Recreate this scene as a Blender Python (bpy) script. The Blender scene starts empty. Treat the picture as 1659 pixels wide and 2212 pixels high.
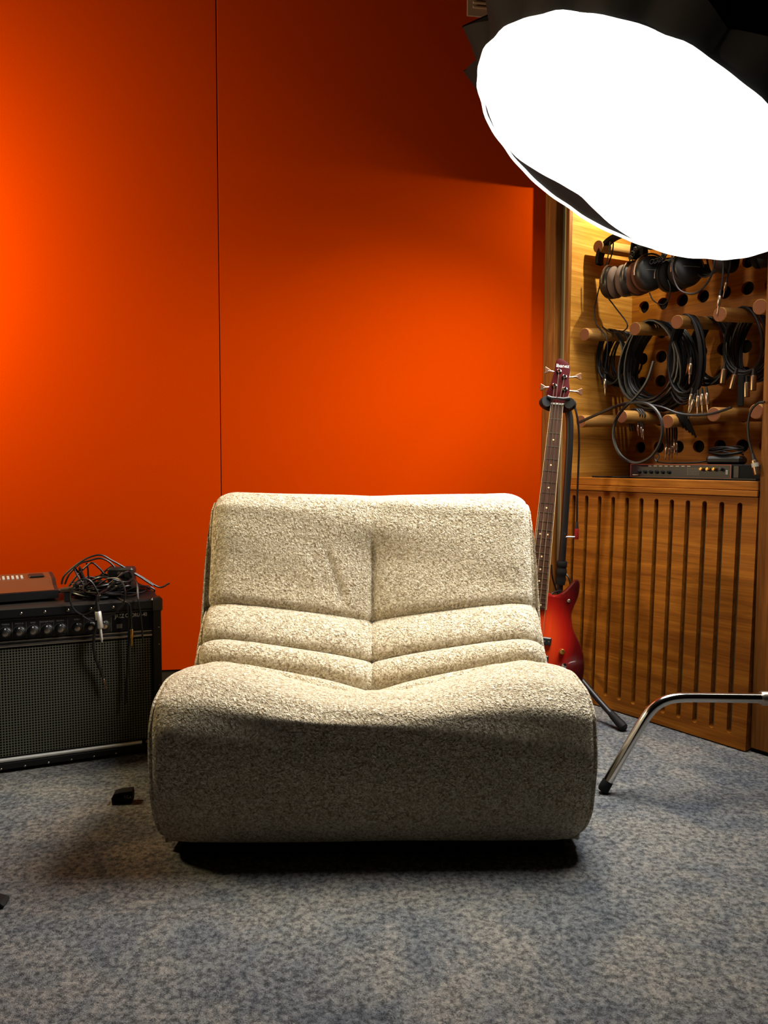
import bpy, math, random
from mathutils import Vector, Matrix
from mathutils.geometry import tessellate_polygon
random.seed(7)
scene = bpy.context.scene
col = scene.collection
V = Vector

# ------------------------------------------------------------------ camera
F, HC = 1661.0, 0.85
PITCH, ROLL = math.radians(3.75), math.radians(0.2)
fw = V((0, math.cos(PITCH), -math.sin(PITCH)))
up0 = V((0, math.sin(PITCH), math.cos(PITCH))); ri0 = V((1, 0, 0))
ri = ri0*math.cos(ROLL) + up0*math.sin(ROLL)
up = up0*math.cos(ROLL) - ri0*math.sin(ROLL)
CAM = V((0, 0, HC))
cam_data = bpy.data.cameras.new('camera')
cam = bpy.data.objects.new('camera', cam_data); col.objects.link(cam)
cam.matrix_world = Matrix(((ri.x, up.x, -fw.x, 0), (ri.y, up.y, -fw.y, 0), (ri.z, up.z, -fw.z, HC), (0, 0, 0, 1)))
cam_data.sensor_fit = 'VERTICAL'; cam_data.sensor_height = 36.0; cam_data.sensor_width = 27.0
cam_data.lens = 36.0*F/2212.0
cam_data.clip_start = 0.05; cam_data.clip_end = 50
scene.camera = cam
scene.view_settings.view_transform = 'Standard'
scene.view_settings.look = 'None'
scene.view_settings.gamma = 1.0
scene.view_settings.use_curve_mapping = False
scene.view_settings.exposure = 0.0

# ------------------------------------------------------------------ world and lamps
world = bpy.data.worlds.new('room_air'); scene.world = world; world.use_nodes = True
world.node_tree.nodes['Background'].inputs[0].default_value = (0.9, 0.8, 0.7, 1)
world.node_tree.nodes['Background'].inputs[1].default_value = 0.0015

DIFFUSER_STRENGTH = 2.2
SOFTBOX_W = 30.0
SOFTBOX_SPREAD = 118
SHELF_SPOT_W = 17.0
WALL_LAMP_W = 112.0

# a lamp standing left of the picture, turned to the orange wall
ld = bpy.data.lights.new('wall_lamp', 'SPOT'); ld.energy = WALL_LAMP_W; ld.color = (1.0, .80, .44); ld.shadow_soft_size = .12
ld.spot_size = math.radians(168); ld.spot_blend = .6
lo = bpy.data.objects.new('wall_lamp', ld); col.objects.link(lo)
lo.location = (-1.78, 1.95, 1.52)
lo.rotation_euler = V((.75, .65, .02)).to_track_quat('-Z', 'Y').to_euler()

# ------------------------------------------------------------------ pixel helpers (photo is 1659 x 2212)
def ray(x, y): return ri*((x-829.5)/F) - up*((y-1106)/F) + fw
def atY(x, y, Y): d = ray(x, y); return CAM + d*(Y/d.y)
def atZ(x, y, z=0.0): d = ray(x, y); return CAM + d*((z-HC)/d.z)
def atP(x, y, o, n): d = ray(x, y); return CAM + d*((o-CAM).dot(n)/d.dot(n))

# ------------------------------------------------------------------ materials
def srgb(*c):
    def f(v):
        v /= 255.0
        return v/12.92 if v <= .04045 else ((v+.055)/1.055)**2.4
    return tuple(f(v) for v in c) + (1.0,)

MATS = {}
def mat(name, rgb=(128, 128, 128), rough=.6, metal=0.0, spec=.5, emis=None, strength=0.0, coat=0.0):
    if name in MATS: return MATS[name]
    m = bpy.data.materials.new(name); m.use_nodes = True
    b = m.node_tree.nodes['Principled BSDF']
    b.inputs['Base Color'].default_value = srgb(*rgb)
    b.inputs['Roughness'].default_value = rough
    b.inputs['Metallic'].default_value = metal
    b.inputs['Specular IOR Level'].default_value = spec
    b.inputs['Coat Weight'].default_value = coat
    if emis:
        b.inputs['Emission Color'].default_value = srgb(*emis)
        b.inputs['Emission Strength'].default_value = strength
    MATS[name] = m
    return m

def nodes(m):
    nt = m.node_tree
    return nt, nt.nodes['Principled BSDF'], (lambda t, **k: _mk(nt, t, k)), nt.links.new
def _mk(nt, t, k):
    n = nt.nodes.new(t)
    for a, b in k.items():
        if a.startswith('i_'):
            key = a[2:]
            n.inputs[int(key) if key.isdigit() else key.replace('_', ' ')].default_value = b
        else: setattr(n, a, b)
    return n
def ramp(nt, stops):
    r = nt.nodes.new('ShaderNodeValToRGB'); e = r.color_ramp.elements
    while len(e) < len(stops): e.new(.5)
    for i, (p, c) in enumerate(stops): e[i].position = p; e[i].color = c
    return r

def wood(name, dark, light, axis='x', rough=.5, scale=1.0):
    m = mat(name, light, rough, spec=.15); nt, b, N, L = nodes(m)
    tc = N('ShaderNodeTexCoord'); mp = N('ShaderNodeMapping')
    s = {'x': (1.2, 14, 14), 'y': (14, 1.2, 14), 'z': (14, 14, 1.2)}[axis]
    mp.inputs['Scale'].default_value = [v*scale for v in s]
    L(tc.outputs['Object'], mp.inputs['Vector'])
    n1 = N('ShaderNodeTexNoise', i_Scale=2.2, i_Detail=6.0, i_Roughness=.62, i_Distortion=.9)
    L(mp.outputs[0], n1.inputs['Vector'])
    r1 = ramp(nt, [(.34, srgb(*dark)), (.52, srgb(*[int((a*.45+c*.55)) for a, c in zip(dark, light)])), (.66, srgb(*light))])
    L(n1.outputs['Fac'], r1.inputs['Fac'])
    mp2 = N('ShaderNodeMapping'); mp2.inputs['Scale'].default_value = [v*scale*(1 if v < 2 else 5) for v in s]
    L(tc.outputs['Object'], mp2.inputs['Vector'])
    n2 = N('ShaderNodeTexNoise', i_Scale=3.0, i_Detail=3.0); L(mp2.outputs[0], n2.inputs['Vector'])
    r2 = ramp(nt, [(.35, (.72, .72, .72, 1)), (.6, (1, 1, 1, 1))]); L(n2.outputs['Fac'], r2.inputs['Fac'])
    mx = N('ShaderNodeMix', data_type='RGBA', blend_type='MULTIPLY'); mx.inputs[0].default_value = .8
    L(r1.outputs[0], mx.inputs[6]); L(r2.outputs[0], mx.inputs[7]); L(mx.outputs[2], b.inputs['Base Color'])
    bp = N('ShaderNodeBump', i_Strength=.12, i_Distance=.002); L(n2.outputs['Fac'], bp.inputs['Height']); L(bp.outputs[0], b.inputs['Normal'])
    return m

def m_boucle():
    m = mat('boucle_fabric', (205, 190, 163), .95, spec=.1); nt, b, N, L = nodes(m)
    b.inputs['Sheen Weight'].default_value = .25; b.inputs['Sheen Roughness'].default_value = .6
    tc = N('ShaderNodeTexCoord')
    n1 = N('ShaderNodeTexNoise', i_Scale=125.0, i_Detail=2.5, i_Roughness=.55, i_Distortion=1.6); L(tc.outputs['Object'], n1.inputs['Vector'])
    v1 = N('ShaderNodeTexVoronoi', i_Scale=170.0, feature='SMOOTH_F1'); L(tc.outputs['Object'], v1.inputs['Vector'])
    md = N('ShaderNodeMath', operation='SUBTRACT'); L(n1.outputs['Fac'], md.inputs[0])
    ms = N('ShaderNodeMath', operation='MULTIPLY'); ms.inputs[1].default_value = .35; L(v1.outputs['Distance'], ms.inputs[0]); L(ms.outputs[0], md.inputs[1])
    r = ramp(nt, [(.14, srgb(146, 126, 94)), (.32, srgb(198, 182, 150)), (.5, srgb(236, 224, 199))]); L(md.outputs[0], r.inputs['Fac'])  # yarn tones, with occlusion shade in the pits put into the colour
    L(r.outputs[0], b.inputs['Base Color'])
    bp = N('ShaderNodeBump', i_Strength=1.0, i_Distance=.010); L(md.outputs[0], bp.inputs['Height']); L(bp.outputs[0], b.inputs['Normal'])
    return m

def m_carpet():
    m = mat('carpet_wool', (120, 120, 124), .97, spec=.05); nt, b, N, L = nodes(m)
    tc = N('ShaderNodeTexCoord')
    big = N('ShaderNodeTexNoise', i_Scale=5.5, i_Detail=6.0, i_Roughness=.68, i_Distortion=.6); L(tc.outputs['Object'], big.inputs['Vector'])
    rb = ramp(nt, [(.34, srgb(98, 103, 110)), (.46, srgb(117, 120, 122)), (.60, srgb(138, 136, 131))]); L(big.outputs['Fac'], rb.inputs['Fac'])
    fine = N('ShaderNodeTexNoise', i_Scale=230.0, i_Detail=2.5, i_Roughness=.65, i_Distortion=1.6); L(tc.outputs['Object'], fine.inputs['Vector'])
    mid = N('ShaderNodeTexNoise', i_Scale=95.0, i_Detail=3.0); L(tc.outputs['Object'], mid.inputs['Vector'])
    ad = N('ShaderNodeMath', operation='ADD'); L(fine.outputs['Fac'], ad.inputs[0]); L(mid.outputs['Fac'], ad.inputs[1])
    rf = ramp(nt, [(.40, (.30, .30, .31, 1)), (.52, (.85, .85, .85, 1)), (.60, (1.25, 1.22, 1.16, 1))])
    hf = N('ShaderNodeMath', operation='MULTIPLY'); hf.inputs[1].default_value = .5; L(ad.outputs[0], hf.inputs[0]); L(hf.outputs[0], rf.inputs['Fac'])
    mx = N('ShaderNodeMix', data_type='RGBA', blend_type='MULTIPLY'); mx.inputs[0].default_value = 1.0
    L(rb.outputs[0], mx.inputs[6]); L(rf.outputs[0], mx.inputs[7]); L(mx.outputs[2], b.inputs['Base Color'])
    bp = N('ShaderNodeBump', i_Strength=.8, i_Distance=.004); L(ad.outputs[0], bp.inputs['Height']); L(bp.outputs[0], b.inputs['Normal'])
    return m

def m_orange():
    m = mat('orange_fabric', (171, 52, 0), 1.0, spec=.0); nt, b, N, L = nodes(m)
    tc = N('ShaderNodeTexCoord')
    n = N('ShaderNodeTexNoise', i_Scale=420.0, i_Detail=2.0); L(tc.outputs['Object'], n.inputs['Vector'])
    r = ramp(nt, [(.3, srgb(161, 48, 0)), (.7, srgb(175, 53, 0))]); L(n.outputs['Fac'], r.inputs['Fac']); L(r.outputs[0], b.inputs['Base Color'])
    bp = N('ShaderNodeBump', i_Strength=.25, i_Distance=.0015); L(n.outputs['Fac'], bp.inputs['Height']); L(bp.outputs[0], b.inputs['Normal'])
    return m

def m_grille():
    m = mat('grille_cloth', (16, 16, 14), .9, spec=.1); nt, b, N, L = nodes(m)
    tc = N('ShaderNodeTexCoord'); sp = N('ShaderNodeSeparateXYZ'); L(tc.outputs['Object'], sp.inputs[0])
    outs = []
    for ax in (0, 2):
        k = N('ShaderNodeMath', operation='MULTIPLY'); k.inputs[1].default_value = 1/.0073; L(sp.outputs[ax], k.inputs[0])
        fr = N('ShaderNodeMath', operation='FRACT'); L(k.outputs[0], fr.inputs[0])
        lt = N('ShaderNodeMath', operation='LESS_THAN'); lt.inputs[1].default_value = .30; L(fr.outputs[0], lt.inputs[0]); outs.append(lt)
    mx = N('ShaderNodeMath', operation='MAXIMUM'); L(outs[0].outputs[0], mx.inputs[0]); L(outs[1].outputs[0], mx.inputs[1])
    r = ramp(nt, [(0, srgb(9, 9, 8)), (1, srgb(100, 100, 84))]); L(mx.outputs[0], r.inputs['Fac']); L(r.outputs[0], b.inputs['Base Color'])
    return m

def m_burst():
    m = mat('sunburst_lacquer', (150, 30, 20), .18, spec=.5, coat=.8); nt, b, N, L = nodes(m)
    tc = N('ShaderNodeTexCoord'); mp = N('ShaderNodeMapping'); mp.inputs['Location'].default_value = (.01, 0, .60)
    mp.inputs['Scale'].default_value = (1.05, 0, .78)
    L(tc.outputs['Object'], mp.inputs['Vector'])
    ln = N('ShaderNodeVectorMath', operation='LENGTH'); L(mp.outputs[0], ln.inputs[0])
    r = ramp(nt, [(.07, srgb(206, 62, 22)), (.115, srgb(160, 26, 16)), (.148, srgb(88, 11, 11)), (.19, srgb(46, 7, 8))]); L(ln.outputs['Value'], r.inputs['Fac'])
    gr = N('ShaderNodeTexNoise', i_Scale=4.0, i_Detail=4.0); mp2 = N('ShaderNodeMapping'); mp2.inputs['Scale'].default_value = (30, 30, 2)
    L(tc.outputs['Object'], mp2.inputs['Vector']); L(mp2.outputs[0], gr.inputs['Vector'])
    rr = ramp(nt, [(.3, (.7, .7, .7, 1)), (.7, (1, 1, 1, 1))]); L(gr.outputs['Fac'], rr.inputs['Fac'])
    mx = N('ShaderNodeMix', data_type='RGBA', blend_type='MULTIPLY'); mx.inputs[0].default_value = .6
    L(r.outputs[0], mx.inputs[6]); L(rr.outputs[0], mx.inputs[7]); L(mx.outputs[2], b.inputs['Base Color'])
    return m

M = dict(
    boucle=m_boucle(), carpet=m_carpet(), orange=m_orange(), grille=m_grille(), burst=m_burst(),
    black=mat('black_plastic', (20, 20, 21), .45), blackmat=mat('black_matte', (13, 13, 14), .8, spec=.2),
    cord=mat('black_cord', (16, 16, 17), .42, spec=.4), tolex=mat('black_tolex', (15, 15, 16), .55, spec=.35),
    nylon=mat('black_nylon', (17, 17, 20), .75, spec=.25), lining=mat('softbox_lining', (40, 42, 46), .8, spec=.2),
    ribband=mat('rib_band', (96, 74, 62), .8, spec=.2),
    chrome=mat('chrome', (225, 222, 216), .12, 1.0), steel=mat('brushed_steel', (190, 180, 165), .3, 1.0),
    dimsteel=mat('aged_steel', (150, 128, 104), .35, 1.0), brass=mat('brass', (210, 160, 80), .3, 1.0),
    oakx=wood('oak_grain_across', (122, 68, 12), (164, 102, 28), 'x'), oaky=wood('oak_grain_deep_lit', (164, 108, 36), (204, 146, 64), 'y'),  # deep-grain oak paler: lamplight on the side panel put into the colour
    oakz=wood('oak_grain_upright_shaded', (104, 60, 18), (146, 92, 36), 'z'),  # upright oak darker: shade on the turned-away post put into the colour
    dowel=wood('beech_dowel', (150, 104, 50), (188, 142, 78), 'y', .55),
    dowelend=mat('dowel_end_grain_shaded', (116, 66, 32), .8),  # end grain darkened, shade on the peg ends put into the colour
    slotback=mat('slot_backing', (98, 86, 58), .9, spec=.1), reveal=mat('felt_strip', (172, 158, 120), .9, spec=.1),
    darkhole=mat('dark_void', (14, 11, 9), .9, spec=.1),
    skirt=mat('dark_skirting', (44, 36, 24), .7, spec=.2), ventm=mat('vent_enamel', (150, 120, 104), .55),
    walldark=mat('dark_wall_paint', (38, 33, 30), .9, spec=.1), ceil=mat('ceiling_paint', (52, 46, 42), .9, spec=.1),
    white=mat('white_print', (216, 214, 204), .6), cream=mat('cream_binding', (222, 196, 148), .5),
    greyprint=mat('grey_print', (128, 126, 118), .6), dimprint=mat('dim_print', (92, 88, 78), .7),
    rosewood=wood('rosewood', (52, 32, 24), (84, 56, 42), 'z', .5), headred=mat('headstock_lacquer', (58, 4, 8), .5, spec=.08),
    maple=mat('maple_neck', (178, 122, 66), .4), strings=mat('nickel_string', (200, 186, 160), .3, 1.0),
    velour=mat('grey_velour', (104, 88, 78), 1.0, spec=.05), velour2=mat('brown_velour', (98, 66, 52), 1.0, spec=.05),
    pedaltop=mat('pedal_bronze_panel', (92, 56, 34), .4, .15), redring=mat('red_sleeve', (140, 20, 22), .5),
    rackred=mat('rack_red_edge', (150, 62, 34), .5), led=mat('display_print', (196, 170, 140), .6),
    copperkey=mat('tuner_key_metal', (150, 108, 84), .3, 1.0),
    satin=mat('satin_aluminium', (240, 238, 232), .58, 1.0),
    rubber=mat('rubber', (12, 12, 12), .7, spec=.3), silverlabel=mat('silver_label', (170, 164, 150), .5),
)
def m_diffuser():
    m = bpy.data.materials.new('glowing_diffuser'); m.use_nodes = True
    b = m.node_tree.nodes['Principled BSDF']
    b.inputs['Base Color'].default_value = (.8, .8, .8, 1); b.inputs['Roughness'].default_value = .9
    b.inputs['Emission Color'].default_value = (1.0, .97, .915, 1); b.inputs['Emission Strength'].default_value = DIFFUSER_STRENGTH
    return m
M['diffuser'] = m_diffuser()
M['lip'] = mat('glowing_lip', (230, 230, 225), .9, emis=(255, 250, 240), strength=2.0)
M['barlens'] = mat('bar_lens', (240, 235, 225), .6, emis=(255, 236, 205), strength=2.0)

# ------------------------------------------------------------------ mesh builder
class MB:
    def __init__(s, T=None): s.v = []; s.f = []; s.T = T or (lambda p: p)
    def add(s, verts, faces):
        o = len(s.v); s.v += [V(s.T(V(p))) for p in verts]; s.f += [tuple(i+o for i in f) for f in faces]; return s
    def box(s, a, b, bev=0.0):
        (x0, y0, z0), (x1, y1, z1) = a, b
        if bev <= 0:
            vs = [(x, y, z) for z in (z0, z1) for y in (y0, y1) for x in (x0, x1)]
            return s.add(vs, [(0, 2, 3, 1), (4, 5, 7, 6), (0, 1, 5, 4), (2, 6, 7, 3), (0, 4, 6, 2), (1, 3, 7, 5)])
        e = bev; vs = []; idx = {}
        for i, x in enumerate((x0, x1)):
            for j, y in enumerate((y0, y1)):
                for k, z in enumerate((z0, z1)):
                    sx, sy, sz = (1 if i == 0 else -1), (1 if j == 0 else -1), (1 if k == 0 else -1)
                    for ax in range(3):
                        p = [x+sx*e, y+sy*e, z+sz*e]; p[ax] = (x, y, z)[ax]
                        idx[i, j, k, ax] = len(vs); vs.append(p)
        fs = []
        for i in (0, 1):
            q = [idx[i, 0, 0, 0], idx[i, 1, 0, 0], idx[i, 1, 1, 0], idx[i, 0, 1, 0]]; fs.append(q if i else q[::-1])
            q = [idx[0, i, 0, 1], idx[1, i, 0, 1], idx[1, i, 1, 1], idx[0, i, 1, 1]]; fs.append(q[::-1] if i else q)
            q = [idx[0, 0, i, 2], idx[1, 0, i, 2], idx[1, 1, i, 2], idx[0, 1, i, 2]]; fs.append(q if i else q[::-1])
        for i in (0, 1):
            for j in (0, 1):
                fs.append((idx[i, j, 0, 0], idx[i, j, 1, 0], idx[i, j, 1, 1], idx[i, j, 0, 1]))
                fs.append((idx[i, 0, j, 0], idx[i, 1, j, 0], idx[i, 1, j, 2], idx[i, 0, j, 2]))
                fs.append((idx[0, i, j, 1], idx[1, i, j, 1], idx[1, i, j, 2], idx[0, i, j, 2]))
        for i in (0, 1):
            for j in (0, 1):
                for k in (0, 1): fs.append((idx[i, j, k, 0], idx[i, j, k, 1], idx[i, j, k, 2]))
        return s.add(vs, fs)
    def tube(s, pts, r, n=8, cap=True, closed=False):
        pts = [V(p) for p in pts]; m = len(pts)
        rr = r if callable(r) else (lambda t: r)
        tang = []
        for i in range(m):
            a = pts[(i-1) % m] if closed or i > 0 else pts[i]; b = pts[(i+1) % m] if closed or i < m-1 else pts[i]
            d = (b-a); tang.append(d.normalized() if d.length > 1e-9 else V((0, 0, 1)))
        nrm = tang[0].orthogonal().normalized(); vs = []; fs = []
        for i in range(m):
            if i:
                ax = tang[i-1].cross(tang[i])
                if ax.length > 1e-8: nrm = Matrix.Rotation(tang[i-1].angle(tang[i]), 3, ax.normalized()) @ nrm
            nrm = (nrm - tang[i]*nrm.dot(tang[i])).normalized(); bn = tang[i].cross(nrm); R = rr(i/max(1, m-1))
            for k in range(n):
                a = 2*math.pi*k/n; vs.append(pts[i] + nrm*(R*math.cos(a)) + bn*(R*math.sin(a)))
        for i in range(m if closed else m-1):
            for k in range(n):
                j = (i+1) % m; fs.append((i*n+k, i*n+(k+1) % n, j*n+(k+1) % n, j*n+k))
        if cap and not closed: fs.append(tuple(range(n-1, -1, -1))); fs.append(tuple((m-1)*n+k for k in range(n)))
        return s.add(vs, fs)
    def lathe(s, o, axis, prof, n=20):
        """prof: (distance along axis, radius)"""
        o = V(o); ax = V(axis).normalized(); e1 = ax.orthogonal().normalized(); e2 = ax.cross(e1); vs = []; fs = []
        for (d, r) in prof:
            for k in range(n):
                a = 2*math.pi*k/n; vs.append(o + ax*d + e1*(r*math.cos(a)) + e2*(r*math.sin(a)))
        for i in range(len(prof)-1):
            for k in range(n): fs.append((i*n+k, i*n+(k+1) % n, (i+1)*n+(k+1) % n, (i+1)*n+k))
        fs.append(tuple(range(n-1, -1, -1))); fs.append(tuple((len(prof)-1)*n+k for k in range(n)))
        return s.add(vs, fs)
    def grid(s, P, closeu=False):
        nu, nv = len(P), len(P[0]); vs = [p for r in P for p in r]; fs = []
        for i in range(nu if closeu else nu-1):
            for j in range(nv-1):
                k = (i+1) % nu; fs.append((i*nv+j, k*nv+j, k*nv+j+1, i*nv+j+1))
        return s.add(vs, fs)
    def prism(s, outline, fn, d0, d1, bev=0.0):
        """outline: list of (a,b); fn(a,b,d)->point; extruded d0..d1 with bevelled rims"""
        m = len(outline); rings = []
        def inset(o, q):
            if q == 0: return o
            res = []
            for i in range(m):
                a, b, c = V(o[i-1]), V(o[i]), V(o[(i+1) % m]); t = (c-a)
                nn = V((-t.y, t.x)); nn = nn.normalized() if nn.length > 1e-9 else V((0, 0)); res.append(b + nn*q*sgn)
            return res
        area = sum(outline[i-1][0]*outline[i][1]-outline[i][0]*outline[i-1][1] for i in range(m)); sgn = 1 if area > 0 else -1
        st = [(d0, 0), (d1, 0)] if bev <= 0 else [(d0, bev), (d0+bev*.3, bev*.3), (d0+bev, 0), (d1-bev, 0), (d1-bev*.3, bev*.3), (d1, bev)]
        vs = []; fs = []
        for d, q in st:
            for a in inset(outline, q): vs.append(fn(a[0], a[1], d))
        for i in range(len(st)-1):
            for k in range(m): fs.append((i*m+k, i*m+(k+1) % m, (i+1)*m+(k+1) % m, (i+1)*m+k))
        tri = tessellate_polygon([[V((p[0], p[1], 0)) for p in outline]])
        fs += [(t[0], t[1], t[2]) for t in tri]; fs += [tuple((len(st)-1)*m+q for q in t) for t in tri]
        return s.add(vs, fs)
    def build(s, name, material, parent=None, smooth=False, fix=True):
        me = bpy.data.meshes.new(name); off = V((0, 0, 0))
        if parent is None:
            xs = [p.x for p in s.v]; ys = [p.y for p in s.v]; zs = [p.z for p in s.v]
            off = V(((min(xs)+max(xs))/2, (min(ys)+max(ys))/2, min(zs)))
        me.from_pydata([p-off for p in s.v], [], s.f); me.update()
        if fix:
            import bmesh
            bm = bmesh.new(); bm.from_mesh(me); bmesh.ops.recalc_face_normals(bm, faces=bm.faces); bm.to_mesh(me); bm.free()
        me.materials.append(material)
        if smooth:
            me.polygons.foreach_set('use_smooth', [True]*len(me.polygons))
            try: me.set_sharp_from_angle(angle=math.radians(42))
            except Exception: pass
        o = bpy.data.objects.new(name, me); col.objects.link(o)
        if parent is None: o.location = off
        else:
            o.parent = parent
            if parent.get('_world'): o.matrix_parent_inverse = Matrix.Translation(V(parent['_world'])).inverted()
        return o

def tag(o, label, cat, group=None, kind=None):
    o['label'] = label; o['category'] = cat
    if group: o['group'] = group
    if kind: o['kind'] = kind
    return o
def struct(o, label=None):
    o['kind'] = 'structure'
    if label: o['label'] = label
    return o
def root(name, label, cat, loc=(0, 0, 0), rz=0.0, group=None, mw=None):
    o = bpy.data.objects.new(name, None); col.objects.link(o); o.empty_display_size = .05
    if mw is not None: o.matrix_world = mw
    else: o.location = loc; o.rotation_euler = (0, 0, rz)
    return tag(o, label, cat, group)
def wroot(o):
    """a mesh thing whose parts are given in world coordinates"""
    o['_world'] = tuple(o.location); return o

def crom(pts, n=8, closed=False):
    pts = [V(p) for p in pts]; m = len(pts); out = []
    for i in range(m if closed else m-1):
        if closed: p = [pts[(i+k) % m] for k in (-1, 0, 1, 2)]
        else: p = [pts[max(0, i-1)], pts[i], pts[i+1], pts[min(m-1, i+2)]]
        for k in range(n):
            t = k/n
            out.append(.5*((2*p[1]) + (p[2]-p[0])*t + (2*p[0]-5*p[1]+4*p[2]-p[3])*t*t + (3*p[1]-p[0]-3*p[2]+p[3])*t**3))
    if not closed: out.append(pts[-1])
    return out

def text_mesh(name, body, size, M4, material, parent, extrude=.0004, align='CENTER', xs=1.0):
    c = bpy.data.curves.new(name, 'FONT'); c.body = body; c.size = size; c.extrude = extrude; c.align_x = align; c.align_y = 'CENTER'
    c.resolution_u = 2
    t = bpy.data.objects.new(name+'_tmp', c); col.objects.link(t)
    dg = bpy.context.evaluated_depsgraph_get()
    me = bpy.data.meshes.new_from_object(t.evaluated_get(dg)); bpy.data.objects.remove(t)
    me.name = name; me.transform(M4 @ Matrix.Diagonal((xs, 1, 1, 1))); me.materials.clear(); me.materials.append(material)
    o = bpy.data.objects.new(name, me); col.objects.link(o); o.parent = parent
    if parent.get('_world'): o.matrix_parent_inverse = Matrix.Translation(V(parent['_world'])).inverted()
    return o

# ================================================================== the room
WA = math.atan(.155); WO = V((-.70, 2.66, 0)); WX = V((math.cos(WA), math.sin(WA), 0)); WN = V((math.sin(WA), -math.cos(WA), 0))   # WN faces the room
CO = V((.6087, 2.8589, 0)); CX = V((.59712, -.80216, 0)); CY = V((.80216, .59712, 0)); CA = math.atan2(CX.y, CX.x)
ZC = 2.75
struct(MB().box((-3.2, -3.0, -.05), (3.4, 3.6, 0)).build('floor', M['carpet']), 'grey blue mottled wool carpet')
struct(MB().box((-3.2, -3.0, ZC), (3.4, 3.6, ZC+.05)).build('ceiling', M['ceil']))
wm = Matrix.Translation(WO) @ Matrix.Rotation(WA, 4, 'Z')
wall = bpy.data.objects.new('wall_back', None); col.objects.link(wall); wall.matrix_world = wm
struct(wall, 'orange fabric wall in two upright panels')
SEAM = (V((-.568, 2.68, 0))-WO).dot(WX)
MB().box((-2.2, .02, 0), (1.5, .09, ZC)).build('wall_core', M['darkhole'], wall)
MB().box((-2.2, 0, .118), (SEAM-.0014, .02, ZC), .0015).build('wall_panel', M['orange'], wall)
MB().box((SEAM+.0014, 0, .118), (1.36, .02, ZC), .0015).build('wall_panel', M['orange'], wall)
bb = bpy.data.objects.new('baseboard_back', None); col.objects.link(bb); bb.matrix_world = wm; struct(bb)
MB().box((-2.2, .004, 0), (1.34, .02, .116), .002).build('board', M['skirt'], bb)
struct(MB().box((-3.2, -3.0, 0), (-3.12, 3.0, ZC)).build('wall_left', M['walldark']))
struct(MB().box((-3.12, -3.0, 0), (3.3, -2.92, ZC)).build('wall_front', M['walldark']))
struct(MB().box((3.3, -2.92, 0), (3.4, 3.0, ZC)).build('wall_far_right', M['walldark']))

# ventilation grille on the wall, half hidden by the softbox
vr = root('wall_vent', 'small brown louvred air vent high on the orange wall', 'vent', mw=wm)
a = atP(1008, 36, WO, WN); vu, vz = (a-WO).dot(WX), a.z
MB().box((vu, -.006, vz), (vu+.19, -.0005, vz+.16), .002).build('plate', M['ventm'], vr)
for i in range(8):
    z = vz+.026+i*.0155
    MB().box((vu+.02, -.012, z), (vu+.17, -.006, z+.008), .0018).build('louvre', M['ventm'], vr)

# ================================================================== oak cabinet in the corner
cmw = Matrix.Translation(CO) @ Matrix.Rotation(CA, 4, 'Z')
def CL(u, v, z): return CO + CX*u + CY*v + V((0, 0, z))
def onC(x, y, v):
    P = atP(x, y, CO+CY*v, CY); return (P-CO).dot(CX), P.z
cab = root('oak_wall_cabinet', 'built-in oak cabinet with peg shelf above a slotted panel, right of the orange wall', 'cabinet', mw=cmw)
BD = .37
MB().box((-.015, -.022, 0), (.037, .10, ZC), .002).build('post', M['oakz'], cab)
MB().box((.037, .014, 0), (.067, .10, ZC)).build('reveal_strip', M['reveal'], cab)
MB().box((.0672, -.004, 0), (.082, .0115, ZC), .001).build('stile', M['oakz'], cab)
MB().box((.0672, .012, .0), (.082, BD+.03, 1.85), .0008).build('side_panel', M['oaky'], cab)
MB().box((.797, -.002, 0.012), (.93, .10, ZC), .002).build('post', M['oakz'], cab)
MB().box((.797, .10, .0), (.815, BD+.03, 1.85), .0008).build('side_panel', M['oaky'], cab)
MB().box((.797, .004, 0), (.93, .09, .012)).build('plinth', M['blackmat'], cab)
sh = MB().box((.083, -.006, .77), (.796, BD+.02, .797), .002).build('shelf', M['oakx'], cab)
MB().box((.083, -.01, .752), (.796, -.002, .769), .001).build('shelf_nosing', M['oakx'], cab)
MB().box((.083, -.02, 1.851), (.796, BD+.03, ZC), .002).build('header', M['oakx'], cab)
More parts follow.
